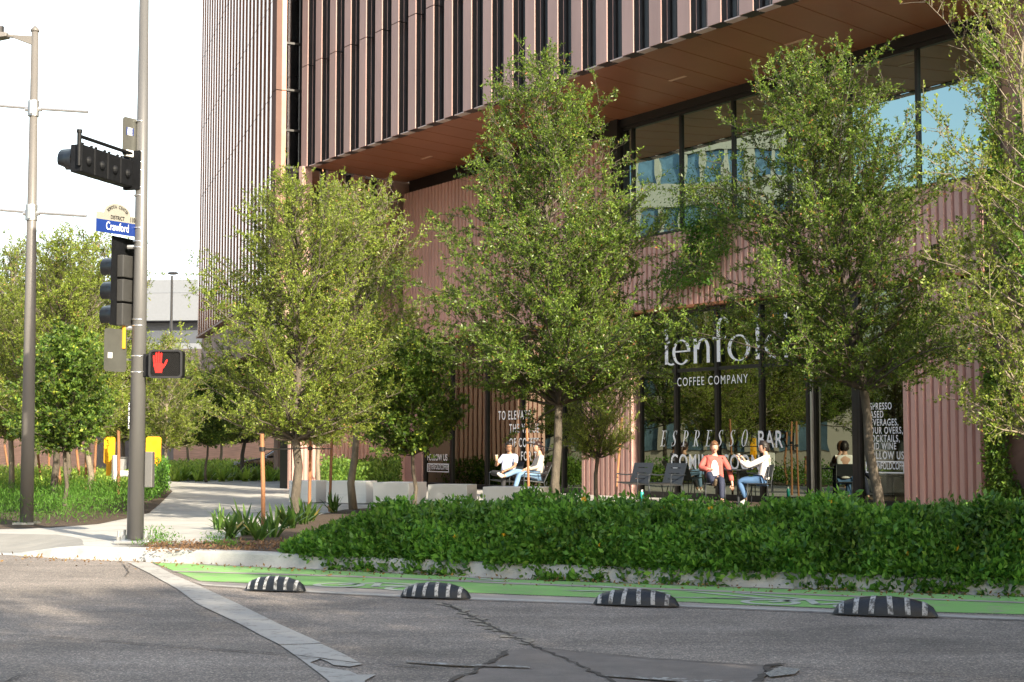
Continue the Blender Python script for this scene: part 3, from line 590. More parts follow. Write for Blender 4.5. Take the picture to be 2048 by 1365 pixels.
# tenfold: measured letter positions
s0, zb, xh, asc = sF(1330), 3.27, .57, .99
f = frameM(s0, zb, .075); D = Str(); L_ = s0-sF(1606); u_ = L_/7.35
x = 0
D.bar(f, .18*u_, .02, .18*u_+.12, .85); D.bar(f, .0, xh-.05, .5*u_, xh); D.ring(f, .18*u_+.24, .14, .24, .15, .1, .04, 180, 300)       # t
x = .62*u_; D.ring(f, x+.33, xh/2, .33, xh/2+.01, .11, .035, 0, 318); D.bar(f, x+.08, xh*.5, x+.64, xh*.5+.035)                            # e
x = 1.85*u_; D.bar(f, x, 0, x+.12, xh); D.ring(f, x+.33, xh-.27, .24, .27, .11, .05, 0, 175); D.bar(f, x+.46, 0, x+.57, xh-.27)            # n
x = 2.98*u_; D.bar(f, x+.1, 0, x+.22, asc-.2); D.ring(f, x+.32, asc-.2, .22, .22, .12, .045, 20, 180); D.bar(f, x-.04, xh-.05, x+.42, xh)     # f
x = 3.72*u_; D.ring(f, x+.38, xh/2, .38, xh/2+.01, .12, .035)                                                                            # o
x = 5.2*u_; D.bar(f, x, 0, x+.12, asc)                                                                                                   # l
x = 5.65*u_; D.ring(f, x+.36, xh/2, .36, xh/2+.01, .11, .035); D.bar(f, x+.62, 0, x+.74, asc)                                              # d
part(D.m, 'shop_lettering', letter)
text('COFFEE COMPANY', sF(1360), zF(1440, 769)-.0, .28, .86, 0, sp=1.25)
# ESPRESSO italic serif + BAR
hE = .48
def serifword(word, s, z, h, pitch):
    D = Str(.24); f = frameM(s, z, .075); x = 0; w = h*.42; T = h*.105; th = h*.025
    for ch in word:
        if ch == 'E':
            D.bar(f, x+.05*h, 0, x+.05*h+T, h); D.bar(f, x-.02, 0, x+w, th*1.3); D.bar(f, x-.02, h-th*1.3, x+w, h); D.bar(f, x+.1*h, h*.5, x+w*.75, h*.5+th)
            D.bar(f, x+w-th, 0, x+w, h*.15); D.bar(f, x+w-th, h*.85, x+w, h); D.bar(f, x+w*.75-th, h*.43, x+w*.75, h*.6)
        elif ch in 'PR':
            D.bar(f, x+.05*h, 0, x+.05*h+T, h); D.bar(f, x-.03, 0, x+.05*h+T+.03, th); D.bar(f, x-.03, h-th, x+.2*h, h)
            D.ring(f, x+.2*h, h*.74, w*.62, h*.26, T, th, -90, 90); 
            if ch == 'R': D.path(f, [(x+.2*h, h*.48, T*.4), (x+w*.95, .02, T*.5), (x+w*1.1, .0, th)])
        elif ch == 'S':
            D.path(f, [(x+w*.05, h*.05, th*.6), (x+w*.3, h*.015, th*.7), (x+w*.6, h*.05, T*.3), (x+w*.82, h*.2, T*.5), (x+w*.72, h*.38, T*.6), (x+w*.4, h*.54, T*.6), (x+w*.18, h*.7, T*.55), (x+w*.2, h*.86, T*.4), (x+w*.45, h*.98, th*.7), (x+w*.7, h*.98, th*.6), (x+w*.85, h*.92, th*.6)])
            D.bar(f, x+w*.85, h*.74, x+w*.85+th, h); D.bar(f, x+.02*h, 0, x+.02*h+th, h*.25)
        elif ch == 'O': D.ring(f, x+w*.6, h*.5, w*.62, h*.51, T*1.05, th)
        x += pitch*(1.08 if ch in 'OR' else 1)
    return part(D.m, 'shop_lettering', letter)
sE = sF(1318); zE = 1.72
zE = zF(1330, 893); hE = zF(1330, 862)-zE
serifword('ESPRESSO', sF(1326), zE, hE, (sE-sF(1497))/7.9)
text('BAR', sF(1520), zE-.02, hE*1.42, .8, .006, sp=1.1)
text('COMING SOON', sF(1346), zF(1345, 937)-.0, hE*1.3, .82, .006, sp=1.14)
for i, (tx, xx, yy) in enumerate((('TO ELEVATE', 1001, 840), ('THE VALUE', 1023, 866), ('OF COFFEE', 1023, 894), ('FOR THE', 1046, 921), ('LOVE', 1072, 949))):
    text(tx, sF(xx), zF(xx, yy), .34, .72, .004, sp=1.22)
def handle(px0, px1, y0, y1, ft, ty, fx, tsz):
    a, b = sF(px0), sF(px1); za, zb_ = zF(px0, y1), zF(px0, y0); mb = MB()
    for (q0, q1, q2, q3) in ((b, a, za, za+.025), (b, a, zb_-.025, zb_), (a-.025, a, za, zb_), (b, b+.025, za, zb_)): mb.wbox(q0, q1, .072, .076, q2, q3)
    part(mb, 'lettering_border', letter); text('@TENFOLDCOFFEE', a-.06, za+(zb_-za)*.33, tsz, fx, .002)
handle(859, 902, 927, 944, 0, 0, .62, .21); text('FOLLOW US', sF(859), zF(859, 921), .27, .78, .003)
handle(1736, 1813, 922, 946, 0, 0, .6, .20)
for tx, yy in (('ESPRESSO', 820), ('BASED', 836), ('BEVERAGES,', 852), ('POUR OVERS,', 868), ('COCKTAILS,', 884), ('AND WINE', 899), ('FOLLOW US', 918)):
    text(tx, sF(1740), zF(1740, yy), .19 if tx[0] != 'F' else .215, .72, .003, sp=1.17)
# ================================================================== BACKGROUND BUILDINGS
def bld(name, loc, label): return wroot(name, loc, label, 'building')
ar = bld('arena_building', (-55, 150, 0), 'distant white arena building with curved banded roof'); 
mb = MB(); n = 24
def arc_band(mb, r, z0, z1, rin, cx=-25, cy=230, a0=200, a1=330):
    P = [(cx+r*math.cos(R(a0+(a1-a0)*i/n)), cy+r*.75*math.sin(R(a0+(a1-a0)*i/n))) for i in range(n+1)]; Q = [(cx+(r-rin)*math.cos(R(a0+(a1-a0)*i/n)), cy+(r-rin)*.75*math.sin(R(a0+(a1-a0)*i/n))) for i in range(n+1)]
    for i in range(n): mb.hexa([(P[i][0], P[i][1], z0), (P[i+1][0], P[i+1][1], z0), (Q[i+1][0], Q[i+1][1], z0), (Q[i][0], Q[i][1], z0), (P[i][0], P[i][1], z1), (P[i+1][0], P[i+1][1], z1), (Q[i+1][0], Q[i+1][1], z1), (Q[i][0], Q[i][1], z1)])
wcl = M('shaded_white_cladding', (.17, .185, .21), .6, 0, .05); gcl = M('deep_shade_cladding', (.07, .08, .10), .6, 0, .05)  # shade put into the colour: white darkened, middle band darker still
arc_band(mb, 90, 14.5, 17.4, 30); mb.build('roof_band', wcl, ar)
mb = MB(); arc_band(mb, 89, 17.5, 18.9, 30); mb.build('upper_roof_band', wcl, ar)
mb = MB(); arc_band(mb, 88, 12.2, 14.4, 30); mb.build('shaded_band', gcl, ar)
mb = MB(); arc_band(mb, 89.5, 8.4, 12.1, 30); mb.build('lower_band', wcl, ar)
mb = MB(); arc_band(mb, 87, 0, 8.3, 30); mb.build('base_wall', M('tan_wall', (.42, .3, .25), .8, 0, .1), ar)
brick = M('pink_brick', (.62, .38, .28), .85, 0, .2, 6, .3, 40, stretch=(.3, .3, 4))
gw = bld('parking_building', (-14, 78, 0), 'low pink brick parking building behind the far planting bed')
mb = MB(); mb.hexa([(-40, 80, 0), (-9, 76, 0), (-9, 90, 0), (-40, 94, 0), (-40, 80, 2.9), (-9, 76, 2.9), (-9, 90, 2.9), (-40, 94, 2.9)]); mb.build('brick_wall', brick, gw)
mb = MB(); mb.hexa([(-40, 83, 3.), (-9, 80, 3.), (-9, 90, 3.), (-40, 94, 3.), (-40, 83, 6.4), (-9, 80, 6.4), (-9, 90, 6.4), (-40, 94, 6.4)]); mb.build('upper_storey', M('tan_wall_b', (.45, .36, .3), .8, 0, .1), gw)
mb = MB(); mb.box(-17.6, -15.9, 71.5, 73, 0, 2.9); mb.build('pillar', M('grey_pillar', (.22, .19, .17), .8, 0, .2), gw)
mb = MB(); mb.box(-19.4, -18.2, 72.5, 74, 0, 2.9); mb.build('pillar', MATS['grey_pillar'], gw)
# buildings across the streets to the left: seen in the glass
hb = bld('hotel_building', (-72, 65, 0), 'pale office building with bands of blue windows, left of the street'); o_ = Vector((-64, 50, 0)); e1 = Vector((.12, 1, 0)).normalized(); e2 = Vector((-e1.y, e1.x, 0))
beige = M('beige_spandrel', (.21, .20, .165), .7, 0, .06); bwin = glassmat('blue_window', (.1, .14, .18), 2.2, (.6, .8, 1), .25)
mb = MB(); mw = MB()
tb(mb, o_, e1, -2, 42, e2, .4, 20, 0, 38)
for k in range(10):
    z = 1+k*3.7; tb(mb, o_, e1, -2, 42, e2, 0, .4, z+2.1, z+3.7)
    for j in range(28): tb(mb, o_, e1, j*1.55, j*1.55+.3, e2, .05, .4, z, z+2.3)
mb.build('wall', beige, hb)
fl = MB(); bw = M('blue_glass_panel', (.11, .18, .24), .12, .5, .45, .7)
for k in range(10): z = 1+k*3.7; tb(fl, o_, e1, -2, 42, e2, .3, .38, z, z+2.3)
fl.build('windows', bw, hb)
# ================================================================== STREET FURNITURE
X3, Y3, Z3 = Vector((1, 0, 0)), Vector((0, 1, 0)), Vector((0, 0, 1))
sp = G(270, 1088, .15)                     # signal pole
YP = sp.y
def AP(px, py, Y=None): return A(px, py, Y or YP)
PL = wroot('signal_pole', tuple(sp), 'tall grey traffic signal pole bolted to the corner by the kerb', 'pole')
mb = MB(); top = AP(289, -60); mid = AP(281, 540)
mb.tube([sp+V3(.06), mid, top], [.106, .085, .058], 24); mb.build('shaft', steel, PL, True)
mb = MB(); mb.obox(sp, X3, Y3, .22, .2, .16, .2); mb.build('base_plate', galv, PL, bev=.008)
for dx in (-.17, .17):
    for dy in (-.15, .15): mb = MB(); mb.tube([sp+Vector((dx, dy, .0)), sp+Vector((dx, dy, .17))], .017, 8); mb.tube([sp+Vector((dx, dy, .05)), sp+Vector((dx, dy, .10))], .034, 6); mb.build('bolt', galv, PL)
for py in (244, 305, 326, 342, 376, 392, 457, 484, 496, 640, 652, 713, 745):
    c = AP(285-(py*.011), py); f_ = (py+60)/1150; r = .058+f_*.048
    mb = MB(); mb.tube([c-V3(.008), c+V3(.008)], r+.006, 20)
    mb.build('band_clamp', M('steel_band', (.75, .75, .75), .25, .9, .05), PL, True)
mb = MB(); c = AP(282, 920); mb.obox(c+Vector((.1, .05, 0)), X3, Y3, .05, .07, c.z-.35, c.z+.1); mb.build('junction_box', steel, PL, bev=.01)
mb = MB(); c = AP(268, 832); o = c+Vector((-.036, -.103, 0)); ex = Vector((.94, -.34, 0)).normalized()
mb.slab(o, ex, Z3, Vector((-.4, -.9, 0)).normalized(), [(-.017, -.17), (.017, -.17), (.017, .17), (-.017, .17)], 0, .004); tagp = mb.build('number_strip', black, PL)
def txt_on(txt, o, ex, ez, size, xs, mat, parent, bold=0., off=Vector((0, 0, 0)), align='CENTER', sp_=1.):
    cu = bpy.data.curves.new('lettering', 'FONT'); cu.body = txt; cu.size = size; cu.offset = bold; cu.align_x = align; cu.space_character = sp_
    t = bpy.data.objects.new('tmp', cu); link(t); me = bpy.data.meshes.new_from_object(t); bpy.data.objects.remove(t)
    ex = ex.normalized(); ez = ez.normalized(); nn_ = ex.cross(ez)
    for v in me.vertices: v.co = Vector(o)+ex*v.co.x*xs+ez*v.co.y+nn_*.001-off
    me.materials.clear(); me.materials.append(mat); q = bpy.data.objects.new('lettering', me); link(q); q.parent = parent; return q
nq = Vector((-.4, -.9, 0)).normalized()
for i, ch in enumerate('791872'): txt_on(ch, o+nq*.0045+V3(.115-i*.055)+ex*.0, ex, Z3, .062, .75, letter, tagp, .001, sp)
# horizontal signal head
ax = Vector((-.29, -.957, 0)).normalized(); fw = Vector((-.957, .29, 0)).normalized()
hs = wroot('traffic_signal', tuple(AP(270, 350)), 'black horizontal traffic signal head cantilevered from the pole, seen from behind', 'traffic signal', 'traffic signals on the pole')
c0 = AP(268, 350); mb = MB(); 
for k in range(4):
    c = c0+ax*(.20+.30*k)
    P = [c-ax*.145-fw*.02, c+ax*.145-fw*.02, c+ax*.145+fw*.14, c-ax*.145+fw*.14]
    mb.hexa([p-V3(.17) for p in P]+[p+V3(.17) for p in P])
    mb.ball(c-fw*.02-V3(.02), (.05, .05, .06), 12, 8)
    for q in (-.1, .1): mb.box(c.x+q*ax.x-.02, c.x+q*ax.x+.02, c.y+q*ax.y-.02, c.y+q*ax.y+.02, c.z+.165, c.z+.195)
mb.build('housing', M('signal_black', (.005, .0055, .007), .6, 0, .35, 8, .15, 30, .25), hs, bev=.015)
for k in range(4):
    c = c0+ax*(.20+.30*k); mv = MB(); n = 18; v = []
    for a in range(n+1):
        th_ = R(-60+300*a/n); d = ax*math.cos(th_)+Z3*math.sin(th_); 
        for (f0_, rr) in ((.14, .152), (.32-.08*(math.sin(th_) < -.5), .145), (.32-.08*(math.sin(th_) < -.5), .139), (.14, .146)): v.append(c+fw*f0_+d*rr)
    mv.add(v, [(a*4+j, a*4+j+1, a*4+5+j, a*4+4+j) for a in range(n) for j in range(3)])
    mv.build('visor', M('visor_black', (.012, .015, .02), .35, 0, .2, 8), hs, True)
    mv = MB(); mv.tube([c+fw*.13, c+fw*.16], .13, 16); mv.build('lens', M('dark_lens', (.05, .04, .03), .2), hs)
mb = MB(); e = c0+ax*(.20+.30*3+.17)
mb.tube([e+V3(-.1), e+V3(.30)], .028, 8); mb.tube([e+V3(.26), c0+V3(.26)+ax*.02], .024, 8); mb.tube([e+V3(.30), e+V3(.34)], .035, 8)
mb.obox(c0+ax*.03, ax, fw, .035, .12, c0.z-.2, c0.z+.3); mb.build('bracket', MATS['signal_black'], hs)
# vertical signal
vc = AP(247, 566); vs_ = wroot('traffic_signal', tuple(vc), 'black three lamp vertical traffic signal with backplate and hooded visors', 'traffic signal', 'traffic signals on the pole')
fv = Vector((-.93, .36, 0)).normalized(); av = Vector((-fv.y, fv.x, 0)); av = av if av.y < 0 else -av
zT, zB_ = AP(247, 490, YP-.1).z, AP(247, 652, YP-.1).z; hh = (zT-zB_)
mb = MB(); mb.slab(vc, av, Z3, fv, [(-.26, -hh/2-.04), (.26, -hh/2-.04), (.26, hh/2+.06), (-.26, hh/2+.06)], .0, .006); mb.build('backplate', MATS['signal_black'], vs_)
mb = MB(); lamps = [AP(232, y, YP).z for y in (535, 583, 631)]
for z in lamps:
    p = Vector((vc.x, vc.y, z)); P = [p-av*.15-fv*.1, p+av*.15-fv*.1, p+av*.15-fv*.001, p-av*.15-fv*.001]; mb.hexa([q-V3(.143) for q in P]+[q+V3(.143) for q in P])
mb.build('housing', M('signal_grey', (.045, .044, .042), .45, 0, .1), vs_, bev=.012)
for z in lamps:
    c = Vector((vc.x, vc.y, z)); mv = MB(); n = 18; v = []
    for a in range(n+1):
        th_ = R(-50+280*a/n); d = av*math.cos(th_)+Z3*math.sin(th_)
        for (f0_, rr) in ((.01, .135), (.27, .13), (.27, .125), (.01, .13)): v.append(c+fv*f0_+d*rr)
    mv.add(v, [(a*4+j, a*4+j+1, a*4+5+j, a*4+4+j) for a in range(n) for j in range(3)]); mv.build('visor', MATS['visor_black'], vs_, True)
    mv = MB(); mv.tube([c+fv*.008, c+fv*.03], .125, 16); mv.build('lens', MATS['dark_lens'], vs_)
mb = MB(); pc = Vector((sp.x+.03, sp.y, 0)); mb.tube([Vector((vc.x, vc.y, zB_-.02))-fv*.05, pc+V3(zB_-.02)], .028, 8); mb.tube([Vector((vc.x, vc.y, zT-.02))-fv*.05, pc+V3(zT-.02)], .028, 8); mb.build('bracket', galv, vs_)
mb = MB(); p = AP(248, 652, YP-.05); mb.tube([p+V3(-.29), p], .023, 10); mb.build('yellow_conduit', M('yellow_paint', (.8, .38, .01), .45, 0, .08), vs_)
# sign plates seen from behind and street sign
sd = Vector((-.55, -.83, 0)).normalized(); sn = Vector((.83, -.55, 0))
signm = M('sign_back', (.13, .13, .115), .35, .5, .12)
def plate(px, pyt, pyb, w, lab, sticks):
    a = AP(px, pyt); b = AP(px, pyb); r = wroot('sign_plate', tuple(b), lab, 'sign'); mb = MB(); h = a.z-b.z; c = .03
    mb.slab(b, sd, Z3, sn, [(0, c), (c, 0), (w-c, 0), (w, c), (w, h-c), (w-c, h), (c, h), (0, h-c)], 0, .005); mb.build('plate', signm, r)
    for (x0, x1, z0, z1, m) in sticks: q = MB(); q.slab(b, sd, Z3, sn, [(x0, z0), (x1, z0), (x1, z1), (x0, z1)], .006, .008); q.build('sticker', m, r)
    q = MB(); q.tube([b+V3(h*.3)-sn*.01-sd*.1, b+V3(h*.3)-sn*.01+sd*.03], .012, 6); q.tube([b+V3(h*.8)-sn*.01-sd*.1, b+V3(h*.8)-sn*.01+sd*.03], .012, 6); q.build('bracket', galv, r)
blue = M('sign_blue', (.006, .028, .17), .4, 0, .04)
plate(275, 240, 318, .26, 'narrow grey sign back with stickers, high on the signal pole', [(.08, .2, .28, .38, blue), (.1, .18, .28, .38, white), (.06, .2, .01, .09, white)])
plate(252, 660, 745, .37, 'unpainted aluminium sign back below the vertical signal', [(.24, .31, .17, .24, white)])
b = AP(275, 475); ss = wroot('street_sign', tuple(b), 'blue and white curved-top street name sign on the signal pole', 'street sign')
w = .69; h = AP(275, 436).z-b.z; hb_ = h
mb = MB(); hw = .26; arc = [(w*.5+.22*math.cos(R(a_)), h+hw*.52*math.sin(R(a_))) for a_ in range(0, 181, 15)]
mb.slab(b, sd, Z3, sn, [(0, hb_), (w, hb_), (w, h)]+[(w-x_, y_) for x_, y_ in [(w-p[0], p[1]) for p in arc]][::1]+[(0, h)], 0, .004) if False else mb.slab(b, sd, Z3, sn, [(0, 0), (w, 0), (w, h)]+sorted(arc, key=lambda p: -p[0])+[(0, h)], 0, .004)
mb.build('blade', M('sign_cream', (.26, .25, .215), .4, 0, .03), ss)
hb2 = h*.64; mb = MB(); mb.slab(b, sd, Z3, sn, [(0, 0), (w, 0), (w, hb2), (0, hb2)], .005, .007); bp_ = mb.build('blue_field', blue, ss)
ex = -sd
txt_on('Crawford', b+sd*w*.5+sn*.009+V3(hb2*.25), ex, Z3, h*.58, .66, letter, ss, 0., b)
txt_on('1100', b+sd*w*.12+sn*.009+V3(hb2*1.12), ex, Z3, h*.33, .7, black, ss, .002, b)
txt_on('DISTRICT', b+sd*w*.5+sn*.009+V3(hb2*1.14), ex, Z3, h*.27, .8, black, ss, .001, b)
word = 'TOYOTA CENTER'
for i, ch in enumerate(word):
    th_ = R(155-130*i/(len(word)-1)); c = b+sd*(w*.5)+sn*.009+V3(h*.9)+ex*(.16*math.cos(th_))+V3(.10*math.sin(th_)); tx = (ex*math.sin(th_)*.6-Z3*math.cos(th_)*.6*.8+ex*.25).normalized(); txt_on(ch, c, tx, tx.cross(sn)*-1 if tx.cross(sn).z < 0 else tx.cross(sn), h*.22, .8, black, ss, .001, b)
q = MB(); q.tube([b+V3(.03)-sn*.012-sd*.1, b+V3(.03)-sn*.012+sd*.5], .014, 6); q.build('bracket', galv, ss)
# pedestrian signal
pl, pr = AP(298, 757, YP-.12), AP(366, 700, YP-.12); ps = wroot('pedestrian_signal', (pl.x, YP-.1, pl.z), 'black pedestrian signal showing a lit red hand', 'pedestrian signal')
w = pr.x-pl.x; h = pr.z-pl.z; bx = MB(); y0 = YP-.12
bx.box(pl.x+.01, pr.x-.01, y0, y0+.2, pl.z+.01, pr.z-.01); bx.build('housing', MATS['signal_black'], ps, bev=.02)
def rrect(x0, x1, z0, z1, r, n=5): return [(cx+r*math.cos(R(a0+90*i/n)), cz+r*math.sin(R(a0+90*i/n))) for cx, cz, a0 in ((x1-r, z1-r, 0), (x0+r, z1-r, 90), (x0+r, z0+r, 180), (x1-r, z0+r, 270)) for i in range(n+1)]
o1, i1 = rrect(0, w, 0, h, .05), rrect(.025, w-.025, .025, h-.025, .035); m = len(o1); bx = MB(); og = Vector((pl.x, y0, pl.z))
f3 = lambda p, d: og+X3*p[0]+Z3*p[1]+Y3*d
bx.add([f3(p, -.04) for p in o1]+[f3(p, -.04) for p in i1]+[f3(p, .0) for p in o1]+[f3(p, .0) for p in i1], [(i, (i+1) % m, (i+1) % m+m, i+m) for i in range(m)]+[(i+2*m, i, (i+1) % m, (i+1) % m+2*m)[::-1] for i in range(m)]+[(i+m, (i+1) % m+m, (i+1) % m+3*m, i+3*m) for i in range(m)])
bx.build('hood_rim', M('rim_black', (.02, .02, .022), .45, 0, .3), ps)
bx = MB(); bx.slab(og, X3, Z3, Y3, [(.012, .012), (w-.012, .012), (w-.012, h-.012), (.012, h-.012)], -.006, -.002); bx.build('face_screen', M('screen_black', (.004, .004, .004), .8, 0, .1, 4, 0, 60, .1), ps)
gr = MB(); k = -h
while k < w:
    for sgn in (1, -1):
        x0 = k if sgn > 0 else k; p, q_ = [k, .025], [k+h-.05, h-.025]
        if sgn < 0: p, q_ = [k, h-.025], [k+h-.05, .025]
        def clip(P, Q):
            t0, t1 = 0., 1.; dx = Q[0]-P[0]
            lo, hi = (.025-P[0])/dx, (w-.025-P[0])/dx; t0, t1 = max(t0, lo), min(t1, hi); return None if t0 >= t1 else ([P[0]+dx*t0, P[1]+(Q[1]-P[1])*t0], [P[0]+dx*t1, P[1]+(Q[1]-P[1])*t1])
        c_ = clip(p, q_)
        if c_: gr.tube([f3(c_[0], -.028), f3(c_[1], -.028)], .0012, 3, False)
    k += .022
gr.build('mesh_screen', M('grid_black', (.012, .011, .011), .7), ps)
red = emit('hand_red', (1, .02, .012), .5); hd = MB(); S_ = h*.76; ox, oz = .055, .05*h/.36+.02
def hp(poly): hd.slab(og, X3, Z3, Y3, [(ox+x*S_, oz+z*S_) for x, z in poly], -.012, -.008)
hp([(.10, 0), (.40, 0), (.42, .18), (.47, .38), (.36, .46), (.02, .46), (.0, .34), (.06, .18)])
for x0, z1, tilt in ((.0, .80, -.03), (.098, .95, -.01), (.20, 1.0, .0), (.30, .93, .02)):
    hp([(x0+.004, .465), (x0+.08, .465), (x0+.08+tilt, z1-.03), (x0+.06+tilt, z1), (x0+.024+tilt, z1), (x0+.004+tilt, z1-.03)])
hp([(.425, .18), (.475, .37), (.56, .54), (.62, .62), (.66, .58), (.60, .42), (.50, .24)])
hd.build('lit_hand', red, ps)
bx = MB(); bx.box(sp.x+.06, pl.x+.012, YP-.06, YP+.05, pl.z+.02, pr.z-.05); bx.build('bracket', MATS['signal_black'], ps, bev=.01)
# street lamp
lp = G(53, 1050, .15); Y2 = lp.y; LP = wroot('street_lamp', tuple(lp), 'grey street lamp post with banner arms at the left edge', 'street lamp')
mb = MB(); tp_ = A(70, 64, Y2); mb.tube([lp+V3(.03), A(60, 640, Y2), tp_], [.105, .088, .055], 20); mb.tube([tp_, tp_+V3(.03), tp_+V3(.06), tp_+V3(.1)], [.066, .07, .045, .008], 16); mb.build('shaft', M('lamp_post_paint', (.15, .14, .13), .45, .1, .06, 2.), LP, True)
mb = MB(); mb.obox(lp, X3, Y3, .17, .17, .16, .19); mb.build('base_plate', galv, LP)
for py, x1 in ((217, 176), (425, 173)):
    c = A(67 if py < 300 else 63, py, Y2); e = A(x1, py+7, Y2); g_ = A(-60, py-10, Y2); f = MB(); f.tube([g_, c, e], .026, 8); arm = f.build('banner_arm', galv, LP)
    f = MB(); f.tube([c-V3(.13), c+V3(.12)], .095 if py > 300 else .087, 16); f.box(c.x-.02, c.x+.02, c.y-.13, c.y-.08, c.z-.11, c.z+.11); f.tube([c-X3*.13-V3(.02), c+X3*.13-V3(.02)], .035, 8); f.build('clamp', galv, LP)
f = MB(); c = A(66, 76, Y2); f.hexa([c+Vector(q) for q in ((0, -.04, -.12), (0, .04, -.12), (-.32, .03, .0), (-.32, -.03, .0), (0, -.04, .02), (0, .04, .02), (-.32, .03, .04), (-.32, -.03, .04))]); f.tube([c+Vector((-.3, 0, .02)), c+Vector((-1, -.3, .05))], .03, 8); f.build('lamp_arm', MATS['lamp_post_paint'], LP)
f = MB(); c2 = c+Vector((-.38, -.05, .01)); f.hexa([c2+Vector(q) for q in ((0, -.1, -.02), (0, .1, -.02), (-.5, .16, -.1), (-.5, -.16, -.1), (0, -.08, .05), (0, .08, .05), (-.5, .14, .06), (-.5, -.14, .06))]); f.build('lamp_head', MATS['lamp_post_paint'], LP, bev=.01)
f = MB(); c3 = c+Vector((-.5, -.05, .07)); f.tube([c3, c3+V3(.1)], .05, 12); f.build('photocell', black, LP)
# far lamp post
fl_ = wroot('lamp_post', tuple(A(339, 900, 90)), 'slender distant lamp post in front of the white arena', 'street lamp')
mb = MB(); mb.tube([Vector((A(339, 900, 90).x, 90, 0)), A(344, 552, 90)], [.11, .07], 8); mb.build('shaft', steel, fl_)
mb = MB(); q = A(346, 547, 90); mb.ball(q, (.34, .2, .1), 10, 6); mb.build('lamp_head', steel, fl_)
# humps
hm = empty('lane_divider', (0, 0, 0)); n = 24; mh = MB(); Lh, Wh, Hh = .42, .115, .135
def hpt(a, b, e=0.):   # a along -1..1, b across angle 0..1
    q = max(0, 1-a*a)**.5; rr = q**.85; return Vector((a*Lh, -math.cos(b*math.pi)*Wh*(.35+.65*q)*(1+e), math.sin(b*math.pi)*(Hh*rr+e*.12)+.002))
A_ = [-1+2*i/n for i in range(n+1)]; nb = 10
for i in range(n):
    for j in range(nb): mh.add([hpt(A_[i], j/nb), hpt(A_[i+1], j/nb), hpt(A_[i+1], (j+1)/nb), hpt(A_[i], (j+1)/nb)], [(0, 1, 2, 3)])
body = mh.build('rubber_body', rubber, hm, False)
bm = bmesh.new(); bm.from_mesh(body.data); bmesh.ops.remove_doubles(bm, verts=bm.verts, dist=.0005); bmesh.ops.recalc_face_normals(bm, faces=bm.faces); bm.to_mesh(body.data); bm.free(); body.data.polygons.foreach_set('use_smooth', [True]*len(body.data.polygons))
stw = paintmat('stripe_white', (.42, .43, .44), .50, (.1, .1, .1), 25.)
for a, sk_ in ((-.82, .0), (-.52, .03), (-.2, .05), (.08, -.05), (.42, -.03), (.76, 0)):
    ms = MB(); wd = .05
    for j in range(nb):
        def sp3(a_, b_): return hpt(max(-1, min(1, a_+sk_*(b_-.5)*2)), b_, .03)
        ms.add([sp3(a-wd, .03+.94*j/nb), sp3(a+wd, .03+.94*j/nb), sp3(a+wd, .03+.94*(j+1)/nb), sp3(a-wd, .03+.94*(j+1)/nb)], [(0, 1, 2, 3)])
    ms.build('reflective_stripe', stw, hm, True)
for i, (px, py, sc, rz, lab) in enumerate(((551, 1181, .74, -18, 'black rubber lane hump with faint stripes, leftmost of four'), (871, 1195, .80, -18, 'striped rubber lane hump between the crossing stripe and the middle crack'), (1272, 1210, .90, -17, 'striped rubber lane hump, third from the left on the green lane edge'), (1770, 1230, 1.0, -17, 'largest striped rubber lane hump, rightmost and nearest'))):
    o = hm if i == 0 else copy_tree(hm); place(o, G(px, py, .012), R(rz), sc); o.scale = (sc, sc, max(1., sc*1.12)); tag(o, lab, 'lane divider', 'rubber lane dividers beside the green bike lane')
# planters / cubes
def cube_seat(x0, xm, x1, yt, yb, lab, i, proto):
    c = G(xm, yb, .15); s1 = (G(x0, yb-1, .15)-c).length; o = proto if i == 0 else copy_tree(proto); return o, c
cp = empty('bench_cube'); mb = MB(); mb.box(0, 1, 0, 1, .02, .5); mb.build('block', white, cp, bev=.012); mb = MB(); mb.box(.04, .96, .04, .96, 0, .02); mb.build('plinth', M('pl_grey', (.3, .3, .3), .7), cp)
mb = MB(); mb.box(.0, 1, -.0015, .0, .2, .203); mb.build('joint_line', M('joint_grey', (.5, .5, .5), .7), cp)
cubes = [(573, 624, 646, 962, 1007, 'white bench block beside the trunk of the leftmost staked oak'), (646, 721, 741, 963, 1009, 'white bench block behind the pale white trunk'), (741, 808, 845, 966, 1012, 'white bench block directly behind the small broad-leaved tree'), (851, 923, 963, 970, 1016, 'white bench block below the box-framed handle lettering'), (960, 1065, 1085, 975, 1020, 'long white bench block in front of the seated couple')]
for i, (x0, xm, x1, yt, yb, lab) in enumerate(cubes):
    o = cp if i == 0 else copy_tree(cp); c = G(xm, yb, .15); wd = (xm-x0)/3100*c.y*1.0; dp = (x1-xm)/3100*c.y*2.2
    o.location = c-X3*wd*math.cos(R(18))+Y3*wd*math.sin(R(18)); o.rotation_euler = (0, 0, R(-18)); o.scale = (wd*1.16, 1.0 if i == 2 else .6, (A(xm, yt, c.y).z-.15)/.5); tag(o, lab, 'bench', 'white bench blocks along the path')
